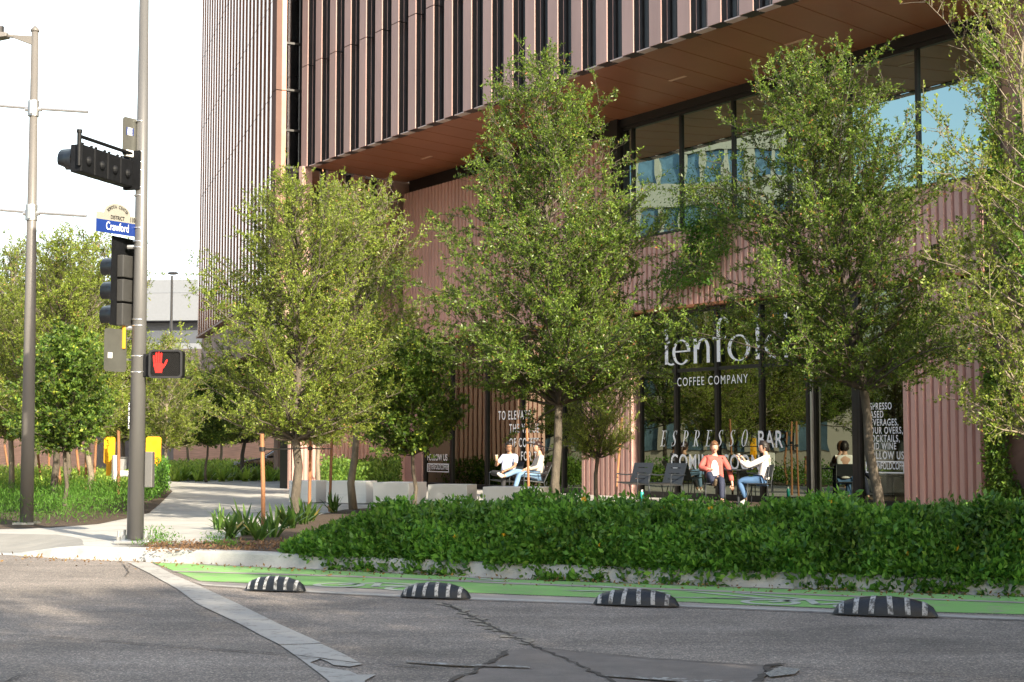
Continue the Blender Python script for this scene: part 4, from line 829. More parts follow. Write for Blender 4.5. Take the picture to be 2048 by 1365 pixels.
# yellow boards on white bars
yb_ = M('yellow_board', (.85, .42, .01), .45, 0, .06); YY = 38.
for x0, x1, xs_, lab in ((207, 230, 232, 'yellow rounded board on a white bracket, left of the signal pole'), (291, 322, 301, 'yellow rounded board on a white bracket, right of the signal pole')):
    p0_, p1_ = A(x0, 952, YY), A(x1, 874, YY); r = wroot('play_board', (p0_.x, YY, p0_.z), lab, 'board', 'yellow boards on the white bar'); w, h = p1_.x-p0_.x, p1_.z-p0_.z; o = Vector((p0_.x, YY, p0_.z))
    mb = MB(); mb.slab(o, X3, Z3, Y3, [(x, z) for x, z in rrect(0, w, h*.3, h, .06)], 0, .05); mb.build('board', yb_, r)
    mb = MB(); mb.slab(o, X3, Z3, Y3, [(w*.28, h*.0), (w*.62, 0), (w*.8, h*.2), (w*.8, h*.6), (w*.28, h*.6)], -.05, .0)
    for k in range(7): mb.slab(o, X3, Z3, Y3, [(w*.3, h*(.06+.07*k)), (w*.75, h*(.06+.07*k)), (w*.75, h*(.08+.07*k)), (w*.3, h*(.08+.07*k))], -.06, -.05)
    mb.build('slide_rail', yb_, r)
wb = wroot('bar_frame', tuple(A(266, 960, YY-.3)), 'white tubular bar with upright posts carrying the yellow boards', 'railing'); mb = MB()
mb.tube([A(226, 948, YY-.3), A(304, 948, YY-.3)], .075, 10)
for x in (229, 301): a1, a2 = A(x-4, 960, YY-.3), A(x+4, 911, YY-.3); mb.box(a1.x, a2.x, YY-.4, YY-.2, a1.z, a2.z); mb.ball(A(x, 955, YY-.3), (.06, .06, .12))
mb.build('tube_frame', white, wb, bev=.01)
mb = MB(); mb.tube([Vector((A(266, 948, YY).x, YY-.1, .15)), A(266, 948, YY-.1)], .05, 8); mb.build('post', white, wb)
# bin behind the bar
b0, b1 = A(231, 958, 48), A(247, 917, 48); tb_ = wroot('litter_bin', (b0.x, 48, .15), 'small grey open litter bin behind the yellow boards', 'bin'); mb = MB()
mb.hexa([(b0.x+.02, 48, .15), (b1.x-.02, 48, .15), (b1.x-.02, 48.3, .15), (b0.x+.02, 48.3, .15), (b0.x-.03, 48, b1.z), (b1.x+.03, 48, b1.z), (b1.x+.03, 48.35, b1.z), (b0.x-.03, 48.35, b1.z)]); mb.build('bin_body', M('bin_grey', (.32, .32, .33), .5, .2), tb_)
mb = MB(); mb.box(b0.x-.05, b1.x+.05, 47.97, 48.38, b1.z, b1.z+.04); mb.build('rim', steel, tb_)
# utility box
q = A(556, 905, 58); ub = wroot('utility_box', (q.x, 58, .15), 'grey utility box on a post beside the dark parked car', 'utility box'); mb = MB(); a1, a2 = A(549, 916, 58), A(566, 893, 58); mb.box(a1.x, a2.x, 58, 58.25, a1.z, a2.z); mb.build('cabinet', steel, ub, bev=.01)
mb = MB(); mb.box(q.x-.04, q.x+.04, 58.05, 58.15, .1, a1.z); mb.build('post', steel, ub); mb = MB(); mb.box(a1.x-.02, a2.x+.02, 57.97, 58.0, a2.z-.04, a2.z); mb.build('lid', galv, ub)
# cars
def car(loc, rz, paint, lab, L=4.6):
    r = empty('parked_car', loc, rz, lab, 'car'); H = [(0, .35), (.05, .62), (.35, .78), (1.25, .9), (1.95, 1.38), (2.5, 1.46), (3.3, 1.42), (4.1, 1.02), (4.5, .95), (4.6, .5), (4.5, .3), (.2, .25)]; sc = L/4.6
    m = MB(); m.slab(Vector((-L/2, 0, 0)), X3*sc, Z3, Y3, [(0, .38), (.04, .6), (.35, .75), (1.3, .9), (1.35, .93), (4.0, .98), (4.5, .93), (4.6, .55), (4.52, .32), (.15, .28)], -.88, .88); m.build('body', paint, r, bev=.06)
    m = MB(); k = [(1.2, .9), (1.95, 1.36), (2.5, 1.44), (3.2, 1.40), (4.0, .97)]; m.slab(Vector((-L/2, 0, 0)), X3*sc, Z3, Y3, k, -.72, .72); m.build('roof', paint, r, bev=.05)
    m = MB()
    for s_ in (-1, 1): m.slab(Vector((-L/2, 0, 0)), X3*sc, Z3, Y3, [(1.45, .95), (2.0, 1.3), (3.15, 1.34), (3.75, 1.0)], s_*.735, s_*.725)
    m.hexa([(-L/2+1.16*sc, -.62, .92), (-L/2+1.16*sc, .62, .92), (-L/2+1.9*sc, .6, 1.37), (-L/2+1.9*sc, -.6, 1.37), (-L/2+1.2*sc, -.62, .92), (-L/2+1.2*sc, .62, .92), (-L/2+1.95*sc, .6, 1.33), (-L/2+1.95*sc, -.6, 1.33)]); m.build('side_glass', M('car_glass', (.02, .03, .04), .08, 0, 0, 1), r)
    for x in (-L/2+.85*sc, L/2-.95*sc):
        for s_ in (-1, 1):
            m = MB(); m.tube([(x, s_*.70, .33), (x, s_*.9, .33)], .33, 20); t_ = m.build('wheel', rubber, r, bev=.03); m = MB(); m.tube([(x, s_*.895, .33), (x, s_*.91, .33)], .2, 10); m.build('rim', galv, t_)
    for s_ in (-1, 1): m = MB(); m.box(-L/2+.02, -L/2+.16, s_*.6-.14, s_*.6+.14, .6, .72); m.build('headlight', M('lamp_glass', (.7, .7, .68), .15), r)
    m = MB(); m.box(-L/2-.01, -L/2+.03, -.4, .4, .38, .5); m.box(-L/2-.02, -L/2, -.16, .16, .5, .6); m.build('grille', black, r); return r
car((A(548, 930, 63).x+.6, 63.5, .0), R(8), M('dark_bronze_car', (.10, .075, .07), .2, .7, .05, 1, coat=1), 'dark bronze parked car half hidden behind the tower corner')
car((A(8, 930, 80).x-1.6, 80, 0), R(140), M('white_car', (.7, .7, .68), .25, 0, .03, 1, coat=1), 'white car parked at the far left edge behind the planting')
# stakes
def stake(bx, by, tx, ty, lab, Y=None, w=.028):
    b = G(bx, by, .15) if Y is None else Vector((A(bx, by, Y).x, Y, .15)); t = A(tx, ty, b.y); r = wroot('tree_stake', tuple(b), lab, 'stake', 'wooden tree stakes'); mb = MB(); d = t-b
    mb.tube([b-V3(.1), b+d*.5+X3*.004, t], [w, w*.97, w*.9], 7); mb.build('post', stakem, r); return r, b, t
def strap(r, p, q, sag=.02, knot=True):
    mb = MB(); m = p.lerp(q, .5)-V3(sag); mb.tube([p, m, q], .012, 5)
    if knot: mb.tube([p-V3(.03), p+V3(.03)], .042, 8); 
    o = mb.build('tie_strap', black, r); return o
def mid(b, t, z): f = (z-b.z)/(t.z-b.z); return b.lerp(t, f)
r1, b1_, t1 = stake(527, 1075, 524, 868, 'reddish wooden stake standing alone left of the first oak trunk', None, .03)
r2, b2_, t2 = stake(618, 1040, 621, 850, 'brown wooden stake just right of the first oak trunk')
strap(r1, mid(b1_, t1, 1.34), mid(b2_, t2, 1.35), .01)
r3, b3, t3 = stake(659, 1024, 664, 845, 'dark wooden stake leaning before the second white bench block')
strap(r2, mid(b2_, t2, 1.34), mid(b3, t3, 1.33), .01)
r4, b4, t4 = stake(1058, 1003, 1053, 838, 'orange wooden stake in front of the seated couple')
r5, b5, t5 = stake(1109, 1004, 1116, 838, 'brown wooden stake tied against the central oak trunk')
strap(r4, mid(b4, t4, 1.45), mid(b5, t5, 1.28), .0)
r6, b6, t6 = stake(1230, 1000, 1244, 836, 'dark wooden stake leaning right beside the two empty armchairs'); strap(r5, mid(b5, t5, 1.38), mid(b6, t6, 1.36), .01)
r7, b7, t7 = stake(1619, 1001, 1581, 820, 'brown wooden stake leaning left before the glass door'); r8, b8, t8 = stake(1764, 1001, 1763, 836, 'upright brown wooden stake before the beverage lettering')
strap(r7, mid(b7, t7, 1.43), mid(b8, t8, 1.46), .0)
r9, b9, t9 = stake(1851, 1000, 1853, 828, 'pale tan wooden stake before the corrugated wall right of the lettering'); strap(r8, mid(b8, t8, 1.46), mid(b9, t9, 1.5), .0)
ra, ba, ta = stake(1982, 1004, 1936, 828, 'dark wooden stake leaning left near the vine covered wall', None, .034); strap(ra, mid(ba, ta, 1.33), Vector((ba.x+1.3, ba.y-1.2, 1.37)), .02)
for bx, by, tx, ty, lab in ((19, 957, 9, 890, 'short dark wooden stake at the far left edge'), (83, 972, 75, 905, 'dark leaning stake just right of the lamp post'), (97, 958, 98, 905, 'orange stake behind the leaning stake by the lamp post'), (122, 996, 116, 922, 'dark stake tight beside the grey left bed trunk'), (161, 974, 153, 900, 'thin orange leaning stake in the middle of the left bed'), (171, 984, 172, 905, 'dark upright stake against the second left bed trunk'), (187, 977, 192, 878, 'thick orange stake right of the second left bed trunk'), (237, 995, 237, 857, 'tall tan stake in front of the litter bin')):
    stake(bx, by, tx, ty, lab, None, .04)
# chairs -------------------------------------------------------------
navy = M('chair_grey', (.028, .033, .04), .45, .2, .08)
def armchair():
    r = empty('armchair'); m = MB()                      # faces -Y
    m.hexa([(-.27, -.3, .40), (.27, -.3, .40), (.26, .2, .34), (-.26, .2, .34), (-.27, -.3, .425), (.27, -.3, .425), (.26, .2, .365), (-.26, .2, .365)]); m.build('seat', navy, r, bev=.008)
    m = MB(); y0, z0, y1, z1 = .2, .36, .42, .84
    def bq(xa, xb, fa, fb):
        ya, za, yb, zb_ = y0+(y1-y0)*fa, z0+(z1-z0)*fa, y0+(y1-y0)*fb, z0+(z1-z0)*fb
        m.hexa([(xa, ya, za), (xb, ya, za), (xb, ya+.018, za), (xa, ya+.018, za), (xa, yb, zb_), (xb, yb, zb_), (xb, yb+.018, zb_), (xa, yb+.018, zb_)])
    fz_ = [0, .24, .27, .5, .53, .76, .79, 1.]
    for i in range(0, 8, 2): bq(-.26, .26, fz_[i], fz_[i+1])
    for i in range(1, 6, 2): bq(-.26, -.14, fz_[i], fz_[i+1]); bq(.13, .26, fz_[i], fz_[i+1])
    m.build('backrest', navy, r)
    for s_ in (-1, 1):
        m = MB(); m.tube([(s_*.29, -.3, .0), (s_*.29, -.29, .4), (s_*.29, -.28, .58)], .012, 6); m.build('leg', navy, r, True); m = MB(); m.tube([(s_*.27, .3, .0), (s_*.27, .2, .36)], .012, 6); m.build('leg', navy, r, True)
        m = MB(); m.tube([(s_*.29, -.28, .57), (s_*.29, -.24, .60), (s_*.29, .1, .57), (s_*.275, .31, .58)], .015, 6); m.build('armrest', navy, r, True)
    return r
def sidechair():
    r = empty('side_chair'); m = MB(); m.box(-.21, .21, -.2, .22, .44, .46); m.build('seat', navy, r, bev=.006)
    m = MB(); m.hexa([(-.2, .22, .58), (.2, .22, .58), (.2, .235, .58), (-.2, .235, .58), (-.2, .28, .84), (.2, .28, .84), (.2, .295, .84), (-.2, .295, .84)]); m.build('backrest', navy, r, bev=.004)
    for s_ in (-1, 1):
        m = MB(); m.tube([(s_*.2, -.2, 0), (s_*.2, -.18, .45)], .012, 6); m.build('leg', navy, r, True); m = MB(); m.tube([(s_*.2, .27, 0), (s_*.2, .22, .45), (s_*.205, .285, .84)], .012, 6); m.build('leg', navy, r, True)
    return r
def face(dx, dy): return math.atan2(dy, dx)+math.pi/2     # local -Y looks along (dx, dy)
ac = armchair(); pc1 = A(1268, 998, 35.2); place(ac, Vector((pc1.x, 35.2, .15)), face(-.62, -.78)); tag(ac, 'empty dark metal armchair, left of the pair by the corrugated wall', 'chair', 'dark outdoor chairs')
a2_ = copy_tree(ac); place(a2_, Vector((A(1334, 998, 34.6).x, 34.6, .15)), face(-.62, -.78)); tag(a2_, 'empty dark metal armchair, right of the pair with a leaf shadow on its back', 'chair', 'dark outdoor chairs')
bt = wroot('water_bottle', (A(1284, 990, 34).x, 34, .15), 'small teal drinking bottle standing by the left empty armchair', 'bottle'); m = MB(); q = Vector((A(1284, 990, 34).x, 34, .15)); m.tube([q, q+V3(.2), q+V3(.23)], [.04, .04, .025], 12); m.build('flask', M('teal', (.02, .32, .28), .35), bt, True); m = MB(); m.tube([q+V3(.23), q+V3(.27)], .02, 10); m.build('cap', white, bt)
PA, PB_ = Vector((A(1012, 990, 37.6).x, 37.6, .15)), Vector((A(1066, 990, 37.2).x, 37.2, .15))
ca = copy_tree(ac); place(ca, PA, face(-.55, -.84)); tag(ca, 'dark armchair under the man in the pale blue t-shirt', 'chair', 'dark outdoor chairs')
cb = copy_tree(ac); place(cb, PB_, face(-.97, -.22)); tag(cb, 'dark armchair under the woman in the cream top', 'chair', 'dark outdoor chairs')
PC, PD = Vector((A(1430, 990, 32.3).x, 32.3, .15)), Vector((A(1517, 990, 32.2).x, 32.2, .15))
cc = sidechair(); place(cc, PC, face(-.08, -1)); tag(cc, 'dark side chair under the man in the red overshirt', 'chair', 'dark outdoor chairs')
cd = copy_tree(cc); place(cd, PD, face(-.93, .36)); tag(cd, 'dark side chair under the woman in the white shirt', 'chair', 'dark outdoor chairs')
PT_ = Vector((A(1476, 935, 32.5).x, 32.5, .15)); tbl = empty('cafe_table', PT_, 0, 'small round dark cafe table between the man in red and the woman in white', 'table'); m = MB(); m.tube([(0, 0, .72), (0, 0, .74)], .36, 28); m.build('tabletop', navy, tbl); m = MB(); m.tube([(0, 0, .02), (0, 0, .72)], .03, 10); m.build('pedestal', navy, tbl)
m = MB()
for k in range(4): m.tube([(0, 0, .05), (.28*math.cos(k*math.pi/2+.5), .28*math.sin(k*math.pi/2+.5), .015)], .014, 6)
m.build('foot', navy, tbl)
# ================================================================== PEOPLE
def skin_eval(name, pts, edges, rads, root=0, sub=2):
    me = bpy.data.meshes.new(name); me.from_pydata([tuple(p) for p in pts], edges, []); o = bpy.data.objects.new(name, me); link(o)
    s_ = o.modifiers.new('skin', 'SKIN'); s_.use_smooth_shade = True; 
    for i, r_ in enumerate(rads): me.skin_vertices[0].data[i].radius = (r_, r_) if not isinstance(r_, tuple) else r_; me.skin_vertices[0].data[i].use_root = (i == root)
    sb = o.modifiers.new('sub', 'SUBSURF'); sb.levels = sub; sb.render_levels = sub
    dg = bpy.context.evaluated_depsgraph_get(); dg.update(); out = bpy.data.meshes.new_from_object(o.evaluated_get(dg)); bpy.data.objects.remove(o); return out
def chain(J, names, rads, close=None):
    pts = [Vector(J[n]) for n in names]; return pts
def cloth(name, nodes, edges, mat, par, root=0):
    me = skin_eval(name, [n[0] for n in nodes], edges, [n[1] for n in nodes], root); me.materials.clear(); me.materials.append(mat); o = bpy.data.objects.new(name, me); link(o); o.parent = par; return o
def head_bm(bm, hc, yaw, pitch, skin_i, eye_i, lip_i):
    M4 = Matrix.Translation(hc) @ Matrix.Rotation(yaw, 4, 'Z') @ Matrix.Rotation(pitch, 4, 'X')       # face looks along local -Y
    r = bmesh.ops.create_uvsphere(bm, u_segments=28, v_segments=20, radius=1.); vs = r['verts']
    for v in vs:
        x, y, z = v.co; sx = .074*(1-.16*max(0, -z)-.05*max(0, z)); X_, Y_, Z_ = x*sx, y*.095, z*.118
        if z < -.2: Y_ -= .012*min(1, (-z-.2)*2)*(1 if y < 0 else -.5); X_ *= 1-.18*max(0, -z-.35)
        if y < -.3:
            a = math.exp(-((x/.16)**2)-(((z+.12)/.17)**2)); Y_ -= .024*a                      # nose
            a = math.exp(-(((abs(x)-.34)/.17)**2)-(((z-.08)/.12)**2)); Y_ += .009*a             # eye sockets
            a = math.exp(-((x/.5)**2)-(((z-.26)/.1)**2)); Y_ -= .004*a                         # brow
            a = math.exp(-((x/.25)**2)-(((z+.46)/.09)**2)); Y_ -= .006*a                       # mouth
            a = math.exp(-((x/.25)**2)-(((z+.85)/.16)**2)); Y_ -= .008*a                       # chin
        v.co = M4 @ Vector((X_, Y_, Z_))
    for f in {f for v in vs for f in v.link_faces}: f.material_index = skin_i; f.smooth = True
    for s_ in (-1, 1):
        r = bmesh.ops.create_uvsphere(bm, u_segments=10, v_segments=8, radius=.012, matrix=M4 @ Matrix.Translation((s_*.028, -.079, .01)))
        for f in {f for v in r['verts'] for f in v.link_faces}: f.material_index = eye_i; f.smooth = True
        r = bmesh.ops.create_uvsphere(bm, u_segments=10, v_segments=8, radius=.03, matrix=M4 @ Matrix.Translation((s_*.076, .005, -.005)) @ Matrix.Diagonal((.3, .6, 1, 1)))
        for f in {f for v in r['verts'] for f in v.link_faces}: f.material_index = skin_i; f.smooth = True
    r = bmesh.ops.create_uvsphere(bm, u_segments=12, v_segments=8, radius=.024, matrix=M4 @ Matrix.Translation((0, -.089, -.055)) @ Matrix.Diagonal((1, .4, .28, 1)))
    for f in {f for v in r['verts'] for f in v.link_faces}: f.material_index = lip_i; f.smooth = True
    return M4
def person(lab, loc, rz, J, skin_c, clothes, yaw, pitch=0., hairf=None, arm_r=.036):
    r = empty('person', loc, rz, lab, 'person'); sk_ = M('skin_'+skin_c[0], skin_c[1], .5, 0, .05, 20)
    order = ['pelvis', 'waist', 'chest', 'neck0', 'neck1', 'head']; rad = {'pelvis': .11, 'waist': .105, 'chest': .115, 'neck0': .062, 'neck1': .05, 'head': .05}
    P = []; Rr = []; E_ = []; idx = {}
    def node(n, p, r_): idx[n] = len(P); P.append(Vector(p)); Rr.append(r_)
    for n in order: node(n, J[n], rad[n])
    for a_, b_ in zip(order[:-1], order[1:]): E_.append((idx[a_], idx[b_]))
    for s_ in 'LR':
        node('sh'+s_, J['sh'+s_], .05); node('el'+s_, J['el'+s_], .038); node('wr'+s_, J['wr'+s_], .026); d = (Vector(J['wr'+s_])-Vector(J['el'+s_])).normalized(); hd_ = Vector(J.get('hd'+s_, d)).normalized()
        palm = Vector(J['wr'+s_])+hd_*.06; node('pa'+s_, palm, (.036, .02))
        E_.extend([(idx['chest'], idx['sh'+s_]), (idx['sh'+s_], idx['el'+s_]), (idx['el'+s_], idx['wr'+s_]), (idx['wr'+s_], idx['pa'+s_])])
        node('hp'+s_, J['hp'+s_], .085); node('kn'+s_, J['kn'+s_], .055); node('an'+s_, J['an'+s_], .036); node('to'+s_, J['to'+s_], .03)
        E_.extend([(idx['pelvis'], idx['hp'+s_]), (idx['hp'+s_], idx['kn'+s_]), (idx['kn'+s_], idx['an'+s_]), (idx['an'+s_], idx['to'+s_])])
    body = skin_eval('body', P, E_, Rr); bm = bmesh.new(); bm.from_mesh(body)
    for s_ in 'LR':                    # fingers
        wr = P[idx['wr'+s_]]; pa = P[idx['pa'+s_]]; hd_ = (pa-wr).normalized(); side = Vector((1, 0, 0)) if abs(hd_.x) < .8 else Vector((0, 1, 0)); side = (side-hd_*side.dot(hd_)).normalized(); dn = hd_.cross(side); dn = dn if dn.z < 0 else -dn
        fp = []; fr_ = []; fe = []
        for k, L_ in enumerate((.07, .08, .076, .06)):
            o = pa+side*(k-1.5)*.019+hd_*.0; b0_ = len(fp); fp += [o, o+hd_*L_*.45+dn*.004, o+hd_*L_*.75+dn*.02, o+hd_*L_*.85+dn*.04]; fr_ += [.0095, .009, .0085, .007]; fe += [(b0_, b0_+1), (b0_+1, b0_+2), (b0_+2, b0_+3)]
        o = wr+hd_*.03-side*.02; b0_ = len(fp); fp += [o, o-side*.028+hd_*.028, o-side*.034+hd_*.055+dn*.01]; fr_ += [.012, .010, .0085]; fe += [(b0_, b0_+1), (b0_+1, b0_+2)]
        for ch in range(5):
            ii = range(ch*4, ch*4+4) if ch < 4 else range(16, 19); ii = list(ii); m_e = skin_eval('f', [fp[i] for i in ii], [(j, j+1) for j in range(len(ii)-1)], [fr_[i] for i in ii], 0, 1); bm.from_mesh(m_e)
    for f in bm.faces: f.material_index = 0; f.smooth = True
    M4 = head_bm(bm, Vector(J['head'])+Vector((0, -.01, .045)), yaw, pitch, 0, 1, 2); bm.to_mesh(body); bm.free(); body.materials.clear()
    for m_ in (sk_, M('eye_dark', (.03, .02, .02), .3), M('lip', (.38, .13, .10), .5)): body.materials.append(m_)
    bo = bpy.data.objects.new('body', body); link(bo); bo.parent = r
    for c in clothes: c(r, J)
    if hairf: hairf(r, M4)
    return r
def hair(mat, back=.0, curl=.0, seed=1, long=False):
    def f(r, M4):
        bm = bmesh.new(); q = bmesh.ops.create_uvsphere(bm, u_segments=30, v_segments=22, radius=1.)
        dele = []
        for v in bm.verts:
            x, y, z = v.co; nz = noise.noise(Vector((x*5+seed, y*5, z*5)))*curl+noise.noise(Vector((x*13, y*13+seed, z*13)))*curl*.5
            cut = z < .38+.0*x if y < -.35 else (z < -.15 if y < .2 else z < -.75)
            if cut: dele.append(v)
            k = 1.08+nz+(.06 if z > .3 else 0); v.co = M4 @ Vector((x*.080*k, y*.100*k+.006, z*.122*k+.004))
        bmesh.ops.delete(bm, geom=dele, context='VERTS'); bmesh.ops.solidify(bm, geom=bm.faces[:], thickness=.008)
        for f_ in bm.faces: f_.smooth = True
        me = bpy.data.meshes.new('hair'); bm.to_mesh(me); bm.free(); me.materials.append(mat); o = bpy.data.objects.new('hair', me); link(o); o.parent = r
        g = np.random.default_rng(seed); n = 700 if curl else 300; a = g.normal(size=(n, 3)); a = norm(a); a = a[(a[:, 2] > -.5) & ~((a[:, 1] < -.3) & (a[:, 2] < .42))]; p = a*np.array([.084, .105, .13]); p = np.array([(M4 @ Vector(x))[:] for x in p]); dd = norm(a+g.normal(size=a.shape)*.8)
        quads('hair_strands', leafquads(p-dd*.01, dd, np.full(len(p), .035 if curl else .02), .25, g), mat, r)
        if long:
            m = MB(); pt = [M4 @ Vector(c) for c in ((0, .06, .03), (0.0, .12, -.05), (.0, .135, -.15), (0, .11, -.25))]; m.tube(pt, [.05, .05, .04, .012], 10); m.build('hair_length', mat, r, True)
    return f
def top(mat, long=True, open_=False, r_=1.):
    def f(r, J):
        n = [(J['pelvis'], .135*r_), (J['waist'], .135*r_), (J['chest'], .145*r_), (J['neck0'], .07)]; e = [(0, 1), (1, 2), (2, 3)]
        for s_ in 'LR':
            k = len(n); n.append((J['sh'+s_], .066*r_)); e.append((2, k)); el = Vector(J['el'+s_]); sh = Vector(J['sh'+s_]); wr = Vector(J['wr'+s_])
            if long: n += [(el, .054*r_), (el.lerp(wr, .88), .042*r_)]; e += [(k, k+1), (k+1, k+2)]
            else: n += [(sh.lerp(el, .5), .062*r_), (sh.lerp(el, .72), .062*r_)]; e += [(k, k+1), (k+1, k+2)]
        cloth('shirt', n, e, mat, r, 1)
    return f
def pants(mat, short=0.):
    def f(r, J):
        n = [(Vector(J['pelvis'])+Vector((0, 0, .02)), .128)]; e = []
        for s_ in 'LR':
            k = len(n); kn, an = Vector(J['kn'+s_]), Vector(J['an'+s_]); n += [(J['hp'+s_], .098), (kn, .07), (kn.lerp(an, .5), .062), (kn.lerp(an, .93), .052)]; e += [(0, k), (k, k+1), (k+1, k+2), (k+2, k+3)]
        cloth('trousers', n, e, mat, r, 0)
    return f
def shoes(mat, sole=None):
    def f(r, J):
        for s_ in 'LR':
            an, to = Vector(J['an'+s_]), Vector(J['to'+s_]); d = (to-an); hl = an-d.normalized()*.03
            cloth('shoe', [(an+(an-to)*.0, .044), (an.lerp(to, .45)-Vector((0, 0, .01)), .045), (to+d.normalized()*.05, .036)], [(0, 1), (1, 2)], mat, r, 0)
    return f
base = dict(pelvis=(0, .1, .55), waist=(0, .13, .70), chest=(0, .17, .88), neck0=(0, .16, 1.03), neck1=(0, .15, 1.09), head=(0, .13, 1.15), shL=(.18, .17, .97), shR=(-.18, .17, .97), hpL=(.09, .05, .52), hpR=(-.09, .05, .52), knL=(.13, -.36, .54), knR=(-.13, -.36, .54), anL=(.13, -.42, .1), anR=(-.13, -.42, .1), toL=(.15, -.54, .05), toR=(-.15, -.54, .05), elL=(.26, .02, .74), elR=(-.26, .02, .74), wrL=(.2, -.2, .68), wrR=(-.2, -.2, .68))
def J(**k): d = dict(base); d.update(k); return d
# man in pale t-shirt: sits in the left armchair, cup in hand, ankle over knee, looks right
Ja = J(knR=(-.16, -.36, .58), anR=(.12, -.46, .55), toR=(.22, -.52, .50), knL=(.16, -.34, .53), anL=(.18, -.40, .10), elR=(-.28, -.02, .74), wrR=(-.13, -.2, .86), hdR=(.2, -.3, .9), elL=(.27, -.02, .73), wrL=(.16, -.25, .64))
def glasses(r, M4):
    m = MB()
    for s_ in (-1, 1):
        pp = [M4 @ Vector((s_*.03+.024*math.cos(a*math.pi/6), -.104, .012+.018*math.sin(a*math.pi/6))) for a in range(13)]; m.tube(pp, .0035, 5, False); m.tube([M4 @ Vector((s_*.055, -.1, .015)), M4 @ Vector((s_*.08, .0, .01))], .003, 5)
    m.build('glasses', black, r)
hA = hair(M('black_hair', (.015, .012, .011), .45), curl=.04, seed=3)
pa = person('man in pale blue t-shirt and dark trousers holding an iced coffee', PA, face(-.55, -.84), Ja, ('tan', (.32, .17, .10)), [top(M('pale_blue_cotton', (.55, .6, .78), .8, 0, .05), False), pants(M('black_cotton', (.02, .02, .024), .8)), shoes(M('shoe_white', (.72, .7, .66), .6))], R(62), .05, lambda r, m: (hA(r, m), glasses(r, m)))
cupp = pa.matrix_world; 
def wp(o, v): return Matrix.Translation(o.location) @ Matrix.Rotation(o.rotation_euler.z, 4, 'Z') @ Vector(v)
def cup(o, v, lab, m1, rr=.038, h=.13):
    p = wp(o, v); c = wroot('drink_cup', tuple(p), lab, 'cup'); m = MB(); m.tube([p-V3(h/2), p+V3(h/2)], [rr*.8, rr], 14); m.build('cup_body', m1, c, True); m = MB(); m.tube([p+V3(h/2), p+V3(h/2+.012)], rr*1.05, 14); m.build('lid', M('clear_lid', (.7, .68, .62), .2), c)
cup(pa, (-.085, -.285, .93), 'tan iced coffee cup held up by the man in the pale blue t-shirt', M('iced_coffee', (.42, .27, .16), .25))
# woman in cream top: profile to the left, leg crossed
Jb = J(knR=(-.10, -.40, .62), anR=(.10, -.74, .50), toR=(.11, -.86, .56), knL=(.12, -.36, .56), anL=(.10, -.50, .12), toL=(.1, -.62, .06), wrR=(-.08, -.18, .66), wrL=(.12, -.16, .66), elL=(.25, .06, .72), elR=(-.25, .06, .72))
person('woman in cream long-sleeved top and blue jeans sitting in profile, legs crossed', PB_, face(-.97, -.22), Jb, ('light', (.5, .29, .2)), [top(M('cream_knit', (.52, .46, .40), .85, 0, .05), True, r_=.95), pants(M('light_denim', (.16, .27, .42), .8, 0, .15, 6)), shoes(MATS['shoe_white'])], R(12), .0, hair(M('brown_hair', (.035, .015, .012), .45), curl=.08, seed=5, long=True))
# man in red overshirt
Jc = J(knR=(-.13, -.34, .66), anR=(-.04, -.62, .42), toR=(-.02, -.68, .52), knL=(.12, -.36, .53), anL=(.12, -.44, .10), elR=(-.30, .02, .76), wrR=(-.1, -.16, .74), hdR=(.9, -.3, 0), elL=(.31, .14, .72), wrL=(.36, .02, .44), hdL=(.05, -.1, -1))
redm = M('red_overshirt', (.40, .10, .085), .8, 0, .1, 8)
def overshirt(r, J_):
    # two fronts, back and sleeves: open over the tee
    n = [(Vector(J_['pelvis'])+Vector((.0, .035, .0)), .145), (Vector(J_['waist'])+Vector((0, .03, 0)), .14), (Vector(J_['chest'])+Vector((0, .02, 0)), .15), (Vector(J_['neck0'])+Vector((0, .03, -.01)), .075)]; e = [(0, 1), (1, 2), (2, 3)]
    for s_ in 'LR':
        k = len(n); el, sh, wr = Vector(J_['el'+s_]), Vector(J_['sh'+s_]), Vector(J_['wr'+s_]); n += [(sh, .074), (el, .064), (el.lerp(wr, .85), .055)]; e += [(2, k), (k, k+1), (k+1, k+2)]
    sx = 1 
    for s_ in (-1, 1):
        k = len(n); n += [(Vector(J_['chest'])+Vector((s_*.12, -.075, .05)), .055), (Vector(J_['waist'])+Vector((s_*.125, -.07, 0)), .055), (Vector(J_['pelvis'])+Vector((s_*.14, -.05, -.02)), .055)]; e += [(2, k), (k, k+1), (k+1, k+2)]
    cloth('overshirt', n, e, redm, r, 1)
def tee(r, J_): cloth('t_shirt', [(Vector(J_['pelvis'])+Vector((0, -.05, .03)), .11), (Vector(J_['waist'])+Vector((0, -.055, 0)), .11), (Vector(J_['chest'])+Vector((0, -.055, .0)), .105), (Vector(J_['neck0'])+Vector((0, -.02, -.01)), .06)], [(0, 1), (1, 2), (2, 3)], MATS['white_tee'] if 'white_tee' in MATS else M('white_tee', (.72, .7, .72), .8, 0, .04), r, 1)
hC = hair(M('sandy_hair', (.17, .085, .04), .5), curl=.1, seed=8)
def must(r, M4):
    m = MB(); m.tube([M4 @ Vector((-.03, -.098, -.045)), M4 @ Vector((0, -.107, -.036)), M4 @ Vector((.03, -.098, -.045))], [.004, .008, .004], 6); m.build('moustache', MATS['sandy_hair'], r, True)
person('moustached man in open red overshirt and white t-shirt, ankle raised, facing the street', PC, face(-.08, -1), Jc, ('fair', (.56, .33, .24)), [tee, overshirt, pants(M('navy_cotton', (.022, .028, .06), .8)), shoes(M('brown_shoe', (.10, .075, .05), .6, 0, .3, 40))], R(8), .05, lambda r, m: (hC(r, m), must(r, m)))
